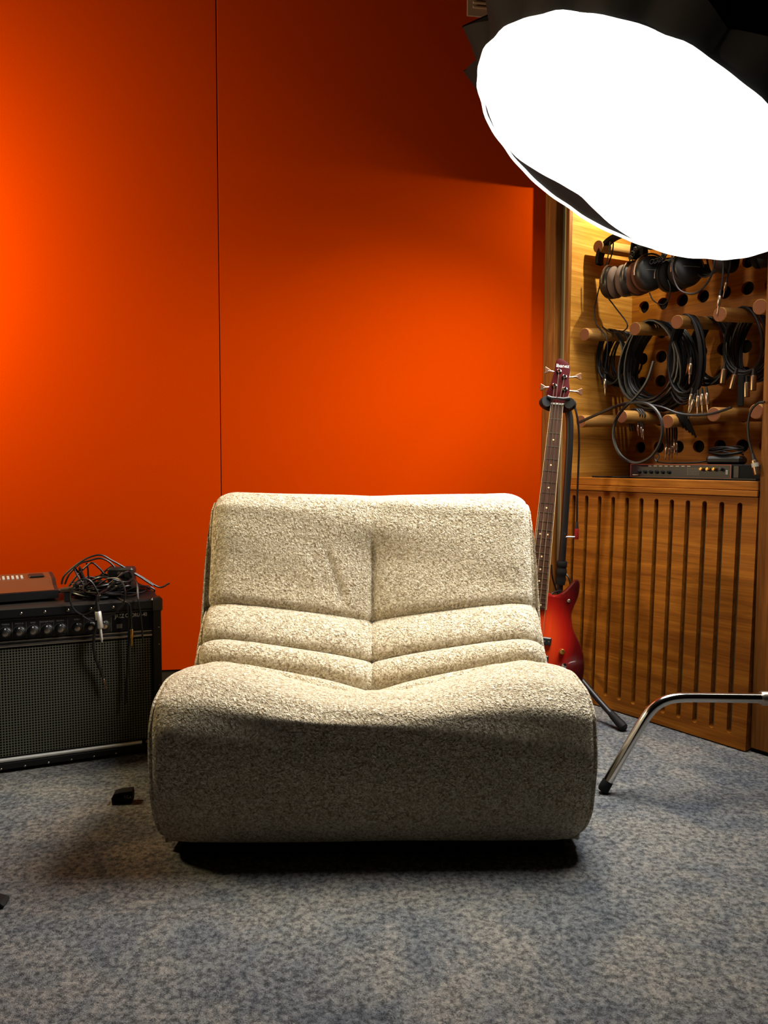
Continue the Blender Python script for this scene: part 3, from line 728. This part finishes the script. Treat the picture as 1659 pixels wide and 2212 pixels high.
# rack unit, tray and adapter on the shelf
ZS = .7975
tr = root('black_tray', 'thin black tray lying on the oak shelf under the rack unit', 'tray', mw=Matrix.Translation(CL(.49, .10, ZS)) @ Matrix.Rotation(CA, 4, 'Z'))
MB().box((-.29, -.10, 0), (.295, .14, .0035), .001).build('sheet', M['blackmat'], tr)
MB().box((-.29, -.101, .0036), (.295, -.098, .006)).build('edge', M['black'], tr)
rk = root('rack_unit', 'slim rack audio interface with red edged front panel, on the oak shelf', 'audio device', mw=Matrix.Translation(CL(.565, .02, ZS+.004)) @ Matrix.Rotation(CA, 4, 'Z'))
MB().box((-.222, .004, 0), (.222, .20, .0435), .002).build('case', M['blackmat'], rk)
fp = MB().box((-.220, 0, .001), (.133, .004, .0425), .0008).build('front_panel', M['black'], rk)
for a, b in (((-.220, -.001, .0415), (.133, 0, .0432)), ((-.220, -.001, .0006), (.133, 0, .0022)), ((.1315, -.001, .001), (.1335, 0, .0425)), ((-.2205, -.001, .001), (-.2190, 0, .0425))):
    MB().box(a, b).build('red_edge', M['rackred'], fp)
for i in range(6):
    MB().lathe((-.185+i*.022, 0, .018), (0, -1, 0), [(0, .0058), (.006, .0056), (.009, .004)], 12).build('input_socket', M['blackmat'], rk, True)
for i in range(4): MB().lathe((.040+i*.021, 0, .029), (0, -1, 0), [(0, .0058), (.012, .005), (.013, .004)], 12).build('knob', M['brass'] if i < 3 else M['black'], rk, True)
for i in range(8): MB().box((-.152+i*.020, -.0007, .0365), (-.152+i*.020+.011, -.0001, .0382)).build('print_word', M['led'], fp)
MB().box((-.212, -.0007, .006), (-.190, -.0001, .0085)).build('print_word', M['led'], fp)
for j in range(5):
    for i in range(8): MB().box((-.012+i*.0055, -.0007, .010+j*.0048), (-.0085+i*.0055, -.0001, .0122+j*.0048)).build('meter_cell', M['dimprint'], fp)
MB().box((.116, -.002, .012), (.124, 0, .026), .001).build('power_switch', M['greyprint'], rk)
MB().box((.140, .0015, .004), (.155, .0042, .039)).build('vent_slot', M['black'], rk)
ad = root('power_adapter', 'black power adapter with its cord bundled, lying on the rack unit', 'adapter', mw=Matrix.Translation(CL(.625, .12, ZS+.0475)) @ Matrix.Rotation(CA+.2, 4, 'Z'))
MB().box((-.055, -.03, 0), (.055, .03, .026), .008).build('brick', M['black'], ad)
pts = [V((.05*math.cos(a)*(1-.1*math.sin(3*a)), .028*math.sin(a), .030+.004*math.sin(2.3*a)+.0012*a)) for a in [i*.35 for i in range(60)]]
MB().tube(pts, .0028, 6).build('wound_cord', M['cord'], ad, True)
pts = [V((-.05, 0, .012)), V((-.08, -.02, .006)), V((-.13, -.02, .004)), V((-.19, -.01, .004)), V((-.225, .0, .010)), V((-.235, .0, .028)), V((-.225, .0, .036)), V((-.216, .0, .026)), V((-.222, -.01, .006))]
MB().tube(crom(pts, 6), .0024, 6).build('tail_cord', M['cord'], ad, True)

# ================================================================== guitar amplifier
AX = V((.92104, .38947, 0)); AYv = V((-.38947, .92104, 0)); AO = V((-.644, 2.204, 0)); AA = math.atan2(AX.y, AX.x)
def AL(u, v, z): return AO+AX*u+AYv*v+V((0, 0, z))
def onA(x, y, v=0.0):
    P = atP(x, y, AO+AYv*v, AYv); return (P-AO).dot(AX), P.z
amp = root('guitar_amplifier', 'black guitar combo amplifier with silver trim and checked grille, left of the chair', 'amplifier', mw=Matrix.Translation(AO) @ Matrix.Rotation(AA, 4, 'Z'))
AWd = -.61
MB().box((AWd, .012, .008), (0, .275, .452), .008).build('cabinet', M['tolex'], amp)
MB().box((AWd+.01, -.002, .010), (-.004, .0125, .0285), .002).build('bottom_rail', M['tolex'], amp)
MB().box((AWd+.01, -.004, .4235), (-.004, .0125, .4525), .004).build('top_rail', M['tolex'], amp)
MB().box((-.026, -.003, .028), (-.001, .0125, .424), .003).build('side_rail', M['tolex'], amp)
MB().box((AWd+.001, -.003, .028), (AWd+.026, .0125, .424), .003).build('side_rail', M['tolex'], amp)
MB().box((AWd+.028, .004, .045), (-.030, .0118, .340)).build('grille', M['grille'], amp)
MB().tube([(AWd+.026, .003, .0350), (-.060, .003, .0350)], .0058, 16).build('lower_trim', M['satin'], amp, True)
MB().box((-.052, -.002, .0295), (-.029, .012, .0395), .0030).build('lower_trim', M['dimsteel'], amp)
MB().tube([(AWd+.026, .004, .3485), (-.027, .004, .3485)], .0044, 14).build('upper_trim', M['steel'], amp, True)
MB().box((AWd+.026, .002, .3535), (-.027, .012, .3575), .001).build('upper_trim', M['black'], amp)
MB().tube([(AWd+.026, .004, .3605), (-.027, .004, .3605)], .0024, 12).build('upper_trim', M['steel'], amp, True)
cp = MB().box((AWd+.026, .006, .364), (-.027, .013, .4225), .001).build('control_panel', M['black'], amp)
MB().box((AWd+.028, .0052, .4190), (-.028, .006, .4198)).build('print_line', M['greyprint'], cp)
for u in (-.287, -.322, -.356, -.390, -.424, -.2515, -.209, -.174, -.137):
    MB().box((u-.0005, .0052, .366), (u+.0005, .006, .412)).build('print_line', M['dimprint'], cp)
KU = [-.407-.034*k for k in range(4, 0, -1)]+[-.407, -.373, -.339, -.304, -.270, -.227, -.192, -.156]
words = ['VOLUME', 'HI-TREBLE', 'VOLUME', 'TREBLE', 'TREBLE', 'MIDDLE', 'BASS', 'DISTORTION', 'REVERB', 'SPEED', 'DEPTH', '']
FRONT = Matrix.Rotation(math.radians(90), 4, 'X')
for i, u in enumerate(KU):
    kb = MB().lathe((u, .006, .385), (0, -1, 0), [(0, .0145), (.002, .0145), (.004, .0118), (.014, .0112), (.0155, .009)], 24).build('knob', M['black'], amp, True)
    MB().lathe((u, -.0093, .385), (0, -1, 0), [(0, .0072), (.0012, .0072), (.0016, .006)], 20).build('knob_cap', M['steel'], kb, True)
    MB().box((u-.0014, -.0085, .3945), (u+.0014, .0005, .3975)).build('pointer', M['white'], kb)
    ring = [V((u+.0162*math.sin(a), .0056, .385+.0162*math.cos(a))) for a in [math.radians(-140+280*k/30) for k in range(31)]]
    MB().tube(ring, .0005, 4).build('dial_ring', M['dimprint'], cp)
    if words[i]: text_mesh('print_word', words[i], .0058, Matrix.Translation((u, .0056, .4075)) @ FRONT, M['greyprint'], cp)
MB().box((-.134, .0045, .366), (-.029, .006, .4185), .0005).build('name_plate', M['blackmat'], cp)
text_mesh('lettering', 'JAZZ CHORUS-40', .0160, Matrix.Translation((-.0835, .0042, .4085)) @ FRONT, M['silverlabel'], cp, xs=.70)
MB().box((-.123, .0035, .374), (-.108, .0045, .386)).build('socket_plate', M['dimprint'], cp)
for i in range(8):
    u = -.368+.059*(i-3)
    for z, rr in ((.437, .0042), (.0135, .0030)):
        if u > -.02: continue
        MB().lathe((u, -.0035 if z > .1 else -.0015, z), (0, -1, 0), [(0, rr), (.0012, rr*.8), (.0018, rr*.3)], 10).build('screw', M['steel'], amp, True)
for z in (.37, .32, .20):
    MB().lathe((-.008, -.003, z), (0, -1, 0), [(0, .0022), (.001, .0015)], 8).build('screw', M['dimsteel'], amp, True)
for z0, z1 in ((.414, .4565), (.004, .05)):
    MB().box((-.030, -.0065, z0), (.0035, .035, z1), .006).build('corner_guard', M['black'], amp)
    MB().box((AWd-.0035, -.0065, z0), (AWd+.030, .035, z1), .006).build('corner_guard', M['black'], amp)
for u in (-.06, -.55):
    for v in (.05, .24): MB().lathe((u, v, 0), (0, 0, 1), [(0, .014), (.009, .016)], 12).build('rubber_foot', M['rubber'], amp)

# effects pedal on the amplifier
pd = root('effects_pedal', 'black multi effects pedal with bronze panel on top of the amplifier', 'effects pedal', mw=Matrix.Translation(AL(-.45, .06, .4535)) @ Matrix.Rotation(AA+.10, 4, 'Z'))
prof = [(0, .006), (0, .028), (.05, .036), (.085, .052), (.18, .058), (.186, .054), (.186, .006)]
MB().add([(x, y, z) for x in (-.16, .178) for y, z in prof], [tuple(range(7)), tuple(range(13, 6, -1))]+[(i, (i+1) % 7, 7+(i+1) % 7, 7+i) for i in range(7)]).build('body', M['black'], pd)
MB().add([(x, y, z+.0008) for x in (-.15, .168) for y, z in ((.004, .0288), (.05, .0362), (.083, .0512), (.176, .0579))], [(i, i+1, 5+i, 4+i) for i in range(3)]).build('top_panel', M['pedaltop'], pd)
for i in range(6):
    for j in range(4):
        MB().box((.028+i*.012, .10+j*.011, .0535+j*.0008), (.034+i*.012, .104+j*.011, .0565+j*.0008)).build('lamp_dot', M['white'], pd)
MB().lathe((-.035, .06, .040), (0, 0, 1), [(0, .014), (.018, .0125), (.019, .011)], 18).build('knob', M['black'], pd, True)
for x in (-.075, -.03, .012): 
    MB().lathe((x, .026, .0325), (0, -.2, 1), [(0, .010), (.004, .010), (.005, .006), (.012, .006), (.013, .004)], 16).build('foot_switch', M['chrome'], pd, True)
MB().box((.11, .10, .0540), (.15, .15, .0600), .002).build('display', M['black'], pd)
MB().lathe((.178, .03, .022), (1, 0, 0), [(0, .007), (.006, .007), (.008, .005)], 12).build('socket', M['dimsteel'], pd, True)

# tangle of cables on the amplifier
def tangle(i, label, cu, cv, ru, rv, h, turns, seed, r=.0030, base=.4535, sl=.5):
    rnd = random.Random(seed); pts = []; ph = rnd.random()*6
    for k in range(turns*7):
        a = ph+2*math.pi*k/7*(1 if i % 2 else -1)
        s = .55+.45*rnd.random()
        z = base+r+abs(rnd.gauss(0, .5))*h*(.6+.4*math.sin(a*sl+i)); z = min(z, base+h)
        pts.append(AL(cu+ru*s*math.cos(a)+(rnd.random()-.5)*.02, cv+rv*s*math.sin(a), z))
    return cord('tangled_cable', pts, r, label, 'cable', 'tangle of cables on the amplifier', 6, 7)
t1 = tangle(1, 'black cable heaped lowest in the tangle on the amplifier', -.155, .13, .095, .085, .05, 7, 21)
t2 = tangle(2, 'black cable looped in the middle of the tangle on the amplifier', -.135, .12, .090, .080, .07, 6, 33)
t4 = tangle(4, 'black cable bulging highest in the middle of the tangle', -.150, .12, .085, .07, .085, 6, 61)
t5 = tangle(5, 'black cable wound loosely over the front of the tangle', -.165, .08, .080, .055, .055, 6, 77)
t3 = tangle(3, 'black cable spread flat to the right of the tangle', -.095, .15, .085, .07, .035, 6, 45)
def apath(l, v): return [AL(*(lambda q: (q[0], vv, q[1]))(onA(x, y, vv))) for (x, y, vv) in [(p[0], p[1], p[2] if len(p) > 2 else v) for p in l]]
cord('arched_cable', apath([(133, 1262), (138, 1245), (155, 1228), (180, 1210), (205, 1200), (222, 1200), (240, 1210), (262, 1222), (300, 1245), (330, 1265)], .12), .0030, 'black cable arching highest over the tangle against the orange wall')
cord('arched_cable', apath([(140, 1262), (150, 1240), (172, 1218), (190, 1212), (215, 1206), (235, 1213), (250, 1228), (262, 1240), (275, 1260)], .14), .0030, 'second arching cable just under the highest one')
cord('arched_cable', apath([(148, 1268), (165, 1245), (188, 1222), (200, 1216), (215, 1228), (232, 1242), (262, 1226), (300, 1243), (342, 1268), (362, 1262), (366, 1259)], .13), .0030, 'arching cable whose stiff end points up at the right of the tangle')
cord('arched_cable', apath([(187, 1216), (190, 1230), (192, 1248), (205, 1262), (240, 1270), (290, 1275), (325, 1282), (334, 1275), (325, 1268)], .15), .0028, 'cable dropping steeply inside the arch of the tangle')
cord('ring_loop_cable', apath([(152, 1285), (165, 1256), (190, 1252), (205, 1268), (213, 1292), (202, 1318), (180, 1328), (160, 1316), (151, 1292), (158, 1268), (180, 1262)], -.012), .0027, 'thin cable in a round loop hanging over the amplifier front edge, left')
cord('ring_loop_cable', apath([(215, 1262, .05), (235, 1250, .03), (258, 1252, .0), (270, 1275, -.02), (266, 1305, -.022), (248, 1325, -.022), (225, 1338, -.022), (200, 1342, -.022), (178, 1330, -.022)], -.02), .0026, 'thin cable in a wide loop hanging over the amplifier front edge, right')
o = cord('plug_cable', apath([(240, 1262, .08), (232, 1272, .05), (222, 1278, .02), (213, 1284, -.012), (209, 1295, -.02), (209, 1304, -.022)], 0), .0030, 'cable ending in a large shiny silver jack before the amplifier knobs')
jack(o, AL(onA(209, 1300, -.022)[0], -.022, onA(209, 1300, -.022)[1]), AX*.10+V((0, 0, -1)), 1.35, 'satin')
o = cord('plug_cable', apath([(252, 1290, .05), (266, 1298, .0), (277, 1303, -.015), (282, 1312, -.02), (284, 1335, -.02), (284, 1352, -.02)], 0), .0028, 'cable with a small brassy jack hanging over the amplifier nameplate')
jack(o, AL(onA(284, 1348, -.02)[0], -.02, onA(284, 1348, -.02)[1]), V((0, 0, -1)), .75, 'brass')
cord('hanging_cable', apath([(290, 1252, .06), (297, 1262, .02), (298, 1290, -.012), (301, 1310, -.016), (305, 1340, -.016), (308, 1375, -.014), (309, 1388, -.014)], 0), .0027, 'thin cable hanging straight down over the right end of the amplifier panel')
o = cord('hanging_cable', apath([(213, 1330, -.026), (205, 1365, -.022), (202, 1395, -.018), (206, 1420, -.014), (216, 1445, -.010), (222, 1462, -.010)], 0), .0042, 'thicker cable with a plug hanging far down over the amplifier grille')
jack(o, AL(onA(221, 1458, -.010)[0], -.010, onA(221, 1458, -.010)[1]), AX*.25+V((0, 0, -1)), .6, 'dimsteel')
cord('hanging_cable', apath([(278, 1300, -.012), (279, 1350, -.016), (278, 1400, -.013), (274, 1470, -.011), (270, 1520, -.010)], 0), .0040, 'cable hanging down the dark right part of the grille')
o = root('plug_adapter', 'silver connector with round open end beside the pedal', 'connector', AL(-.247, .05, .485), AA)
MB().lathe((-.02, 0, 0), (1, 0, .05), [(0, .0085), (.03, .0085), (.032, .006)], 16).build('barrel', M['dimsteel'], o, True)
MB().tube([V((.020+.008*math.cos(a), -.012, .012+.008*math.sin(a))) for a in [2*math.pi*k/20 for k in range(20)]], .0022, 8, closed=True).build('ring', M['chrome'], o, True)
MB().lathe((.020, -.010, .012), (0, 1, 0), [(0, .006), (.02, .006)], 14).build('socket', M['black'], o, True)
MB().box((-.012, -.006, -.0315), (.004, .006, -.0075), .001).build('stem', M['black'], o)
bx = root('adapter_box', 'black plug adapter box half buried in the cable tangle', 'adapter', AL(-.09, .13, .4545), AA-.3)
MB().box((-.045, -.025, 0), (.030, .025, .078), .006).build('case', M['black'], bx)
MB().lathe((-.01, -.0255, .062), (0, -1, 0), [(0, .005), (.002, .005), (.003, .002)], 12).build('screw', M['steel'], bx, True)

# ================================================================== bass guitar and stand
def bass():
    Nn = atY(1203, 874, 2.53); Mm = atY(1159, 1310, 2.44); a = (Mm-Nn).normalized(); sc = (Mm-Nn).length/.648
    fn = V((-.16, -.985, 0)); fn = (fn-a*fn.dot(a)).normalized(); xr = fn.cross(a); 
    if xr.x < 0: xr = -xr
    mw = Matrix(((xr.x, -fn.x, -a.x, Nn.x), (xr.y, -fn.y, -a.y, Nn.y), (xr.z, -fn.z, -a.z, Nn.z), (0, 0, 0, 1)))   # local x right, y back, z up the neck
    inv = mw.inverted()
    r = root('bass_guitar', 'red sunburst electric bass guitar on a stand behind the chair', 'bass guitar', mw=mw)
    def lp(x, y, off=0.0):     # pixel on the plane of the front
        P = atP(x, y, Nn+fn*off, fn); q = inv @ P; return q.x, q.z
    S = lambda t: -t*sc
    out = [(.030, .600), (.050, .606), (.075, .597), (.098, .570), (.114, .550), (.126, .553), (.130, .572), (.127, .605), (.116, .642), (.113, .668), (.124, .708), (.148, .748), (.163, .788), (.168, .838), (.156, .900), (.120, .952), (.06, .982), (0, .988),
           (-.07, .982), (-.13, .950), (-.165, .890), (-.17, .83), (-.15, .77), (-.125, .71), (-.118, .66), (-.128, .60), (-.14, .53), (-.135, .485), (-.115, .478), (-.09, .52), (-.06, .575), (-.030, .60)]
    o2 = [(p.x, p.y) for p in crom([V((x, S(t), 0)) for x, t in out], 4, True)]
    MB().prism(o2, lambda x, z, d: (x, d, z), .004, .044, .008).build('body', M['burst'], r, True)
    # neck and fretboard
    def fw_(t): return .0195+(.0315-.0195)*min(1, t/.648)
    nk = []
    for t in (.0, .15, .3, .45, .60, .66):
        w = fw_(t); nk.append([(w*math.cos(b), -.002+ .022*abs(math.sin(b)), S(t)) for b in [math.pi*k/10 for k in range(11)]])
    MB().grid(nk).build('neck', M['maple'], r, True)
    fb = MB().add([(s*fw_(t), y, S(t)) for t in (0, .655) for s in (-1, 1) for y in (-.006, 0)], [(0, 2, 6, 4), (1, 5, 7, 3), (0, 4, 5, 1), (2, 3, 7, 6), (4, 6, 7, 5), (0, 1, 3, 2)]).build('fretboard', M['rosewood'], r)
    for s in (-1, 1):
        MB().tube([(s*fw_(0), -.0055, 0), (s*fw_(.655), -.0055, S(.655))], .0007, 5).build('binding', M['cream'], fb)
    for k in range(1, 25):
        t = .864*(1-2**(-k/12)); w = fw_(t)*.97
        MB().box((-w, -.0072, S(t)-.0008), (w, -.006, S(t)+.0008)).build('fret', M['strings'], fb)
    for k in (3, 5, 7, 9, 12, 15, 17, 19, 21, 24):
        t = .864*(1-(2**(-k/12)+2**(-(k-1)/12))/2)
        for x in ((0,) if k % 12 else (-.012, .012)):
            MB().lathe((x, -.0058, S(t)), (0, -1, 0), [(0, .0028), (.0004, .0026)], 10).build('inlay_dot', M['cream'], fb)
    MB().box((-.0205, -.0085, -.002), (.0205, 0, .004), .0008).build('nut', M['white'], r)
    # headstock
    hp = [(1190, 873), (1181, 848), (1190.6, 826), (1198, 799), (1201.5, 780), (1208.7, 774.5), (1218, 778), (1229.5, 787), (1231.5, 803), (1229, 821), (1230.4, 846.7), (1216, 873)]
    ho = [lp(x, y) for x, y in hp]; ho2 = [(p.x, p.y) for p in crom([V((x, z, 0)) for x, z in ho], 4, True)]
    hs = MB().prism(ho2, lambda x, z, d: (x, d, z), -.001, .014, .002).build('headstock', M['headred'], r, True)
    MB().prism(ho2, lambda x, z, d: (x*1.0+.0012, d, z), .0135, .0175, .0005).build('headstock_back', M['cream'], hs, True)
    q = lp(1215.5, 791); M4 = Matrix.Translation((q[0], -.0018, q[1])) @ FRONT
    text_mesh('lettering', 'Ibanez', .0165, M4, M['white'], hs)
    posts = [(1197, 834), (1207, 803), (1219, 815), (1220, 842)]; keys = [(1174, 837), (1184, 800.5), (1248, 813), (1250, 846)]
    pw = []
    for (x, y), (kx, ky) in zip(posts, keys):
        p = lp(x, y); k = lp(kx, ky, -.012); pw.append(p)
        tn = MB().lathe((p[0], -.001, p[1]), (0, -1, 0), [(0, .0088), (.002, .0085), (.003, .0052), (.012, .0048), (.014, .0055), (.017, .004)], 16).build('tuner', M['chrome'], r, True)
        MB().tube([(p[0], .012, p[1]), ((k[0]*.6+p[0]*.4), .012, (k[1]*.6+p[1]*.4)), (k[0], .012, k[1])], .0026, 8).build('tuner_shaft', M['steel'], tn, True)
        sd = 1 if k[0] > p[0] else -1
        kg = [(k[0]-sd*.008, k[1]-.003), (k[0]-sd*.008, k[1]+.003), (k[0]+sd*.009, k[1]+.012), (k[0]+sd*.012, k[1]+.008), (k[0]+sd*.010, k[1]), (k[0]+sd*.012, k[1]-.008), (k[0]+sd*.009, k[1]-.012)]
        MB().prism(kg, lambda x, z, d: (x, d, z), .0095, .0145, .001).build('tuner_key', M['copperkey'], tn)
    bx_ = [-.027, -.009, .009, .027]
    for i, x in enumerate(bx_):
        MB().tube([(pw[i][0], -.010, pw[i][1]), (x*.55, -.0105, 0), (x*1.02, -.013, S(.655)), (x*1.05, -.018, S(.86))], .0011+.0002*(3-i), 5).build('string', M['strings'], r)
    # pickups, bridge and knobs
    for (x0, y0, x1, y1) in ((1140, 1352, 1167, 1368), (1160, 1374, 1190, 1395), (1148, 1412, 1184, 1430)):
        p0, p1 = lp(x0, y0), lp(x1, y1); p0, p1 = (min(p0[0], p1[0]), min(p0[1], p1[1])), (max(p0[0], p1[0]), max(p0[1], p1[1]))
        pk = MB().box((p0[0], -.008, p0[1]), (p1[0], .005, p1[1]), .003).build('pickup', M['black'], r)
        for k in range(3):
            MB().lathe((p0[0]+(p1[0]-p0[0])*(k+.7)/3.3, -.008, (p0[1]+p1[1])/2), (0, -1, 0), [(0, .0024), (.001, .002)], 8).build('pole_piece', M['steel'], pk)
    MB().box((-.042, -.012, S(.885)), (.042, .005, S(.835)), .002).build('bridge', M['black'], r)
    for (x, y), m in (((1214, 1407), 'brass'), ((1218, 1437), 'chrome'), ((1205, 1465), 'chrome')):
        p = lp(x, y); MB().lathe((p[0], .004, p[1]), (0, -1, 0), [(0, .009), (.004, .009), (.018, .0078), (.019, .006)], 18).build('knob', M[m], r, True)
    p = lp(1229, 1298); MB().lathe((p[0], .004, p[1]), (0, -1, 0), [(0, .005), (.003, .005), (.004, .003)], 12).build('screw', M['steel'], r, True)
    return mw, Nn, a, fn
bmw, bN, ba, bfn = bass()

def gstand():
    base = V((.585, 2.66, 0)); r = root('guitar_stand', 'black tripod guitar stand holding the bass', 'guitar stand', base)
    T = lambda p: V(p)-base
    top = atY(1226, 888, 2.590); mid = atY(1214, 1212, 2.625); col_b = atY(1210, 1262, 2.63); low = atY(1206, 1330, 2.64)
    path = [atY(1214, 868, 2.57), atY(1222, 876, 2.58), atY(1228, 892, 2.590), atY(1231, 920, 2.593), atY(1228, 1000, 2.60), mid]
    MB(T).tube(crom(path, 6), .0122, 14).build('pole', M['black'], r, True)
    d = (col_b-mid)
    MB(T).lathe(mid, d, [(0, .017), (.004, .0185), (.018, .0185), (.022, .016), (.034, .0195), (.046, .0185), (.05, .0165), (.062, .0185), (d.length, .016)], 18).build('clutch', M['rubber'], r, True)
    hub = V((low.x-.004, 2.66, .20))
    MB(T).tube([col_b, low, hub], .0105, 12).build('pole', M['black'], r, True)
    MB(T).lathe(hub-V((0, 0, .03)), (0, 0, 1), [(0, .022), (.07, .022)], 16).build('hub', M['black'], r, True)
    for f in (V((.758, 2.392, .016)), V((.36, 2.44, .016)), V((.60, 2.81, .016))):
        k = hub.lerp(f, .62); k.z = hub.z*.40
        lg = MB(T).tube(crom([hub, k, f], 8), .0098, 12).build('leg', M['black'], r, True)
        d2 = (f-k).normalized()
        MB(T).lathe(f-d2*.055, d2, [(0, .0105), (.01, .0125), (.055, .015), (.064, .0145), (.070, .008)], 16).build('rubber_foot', M['rubber'], lg, True)
    # yoke round the neck, with foam arms
    c = bN - ba*.004 - bfn*.012; xr = bfn.cross(ba); xr = xr if xr.x > 0 else -xr
    pts = [c+xr*x-bfn*y*-1 for x, y in ()]
    arms = [c+xr*(-.034)+bfn*.030, c+xr*(-.042)+bfn*.012, c+xr*(-.038)-bfn*.018, c+xr*(-.02)-bfn*.040, c+xr*.012-bfn*.046, c+xr*.034-bfn*.036, c+xr*.046-bfn*.012, c+xr*.046+bfn*.012, c+xr*.038+bfn*.030]
    MB(T).tube(crom([p+ba*.0 - V((0, 0, .0)) for p in arms], 5), lambda t: .0135+.004*abs(math.cos(t*math.pi*2)), 12).build('yoke', M['rubber'], r, True)
    for s, w in ((-1, .030), (1, .040)):
        e = arms[0] if s < 0 else arms[-1]
        MB(T).tube([e-ba*.016, e-ba*.012+xr*(-s)*w*.5, e-ba*.013+xr*(-s)*w], lambda t: .0062-.002*t, 10).build('latch', M['black'], r, True)
    MB(T).tube([arms[4], atY(1214, 868, 2.57)], .011, 10).build('neck_bracket', M['black'], r, True)
gstand()
o = cord('slung_cable', [atY(x, y, Y) for x, y, Y in ((1236, 862, 2.555), (1242, 880, 2.535), (1249, 915, 2.535), (1251, 960, 2.545), (1249, 1020, 2.565), (1247, 1070, 2.575), (1246.5, 1120, 2.585), (1246, 1132, 2.585))], .0034, 'black cable hanging from the stand yoke, red sleeved angled jack at its end')
p0 = atY(1246, 1128, 2.585)
MB().lathe(p0, (0, 0, -1), [(0, .0045), (.014, .006), (.03, .0065)], 12).build('boot', M['black'], o, True)
MB().lathe(p0-V((0, 0, .022)), (0, 0, -1), [(0, .0075), (.034, .0075), (.036, .006)], 12).build('sleeve', M['redring'], o, True)
MB().lathe(p0-V((0, 0, .050)), (-1, -.05, 0), [(0, .0034), (.034, .0034), (.038, .0015)], 10).build('tip', M['chrome'], o, True)
cord('slung_cable', [atY(x, y, Y) for x, y, Y in ((1191, 1220, 2.565), (1193, 1245, 2.565), (1200, 1270, 2.585), (1209, 1290, 2.605), (1222, 1285, 2.615), (1231, 1268, 2.615), (1229, 1250, 2.615), (1222, 1238, 2.625))], .003, 'black cable wrapped loosely round the stand under its clutch')
cord('slung_cable', [atY(x, y, Y) for x, y, Y in ((1188, 1288, 2.545), (1196, 1280, 2.565), (1210, 1277, 2.585), (1222, 1283, 2.605), (1228, 1292, 2.625))], .003, 'short cable crossing behind the bass horn')

# ================================================================== small things on the carpet
f0 = atZ(266, 1733)
st = root('cable_strap_roll', 'small rolled black strap lying on the carpet left of the chair', 'strap', (f0.x, f0.y, 0), math.radians(8))
prof = [(-.024, .0), (-.0255, .016), (-.020, .027), (-.006, .031), (.014, .0325), (.024, .033), (.0255, .020), (.0245, .004), (.021, .0035), (.021, .018), (.019, .0265), (.004, .0262), (-.010, .025), (-.018, .018), (-.020, .006), (-.018, .0), ]
MB().prism(prof, lambda x, z, d: (x, d, z), -.014, .014, .0012).build('band', M['blackmat'], st)
MB().box((-.018, -.012, .0), (.022, .012, .003), .001).build('inner_band', M['black'], st)
MB().box((-.019, -.0135, .004), (.0205, .0125, .022), .004).build('rolled_core', M['blackmat'], st)
text_mesh('lettering', 'ULA', .010, Matrix.Translation((.0145, -.0148, .019)) @ Matrix.Rotation(math.radians(12), 4, 'Y') @ FRONT, M['greyprint'], st)
f1 = atZ(-6, 1955)
ft = root('black_tripod', 'black tripod whose rubber toe pokes in at the left edge of the carpet', 'tripod', (f1.x, f1.y, 0), .1)
MB().prism([(-.16, .0), (-.16, .05), (-.05, .026), (-.01, .018), (.012, .012), (.0185, .006), (.016, 0)], lambda x, z, d: (x, d, z), -.016, .016, .003).build('toe', M['rubber'], ft)
MB().tube([(-.15, 0, .035), (-.45, -.05, .20)], .011, 12).build('leg', M['black'], ft, True)
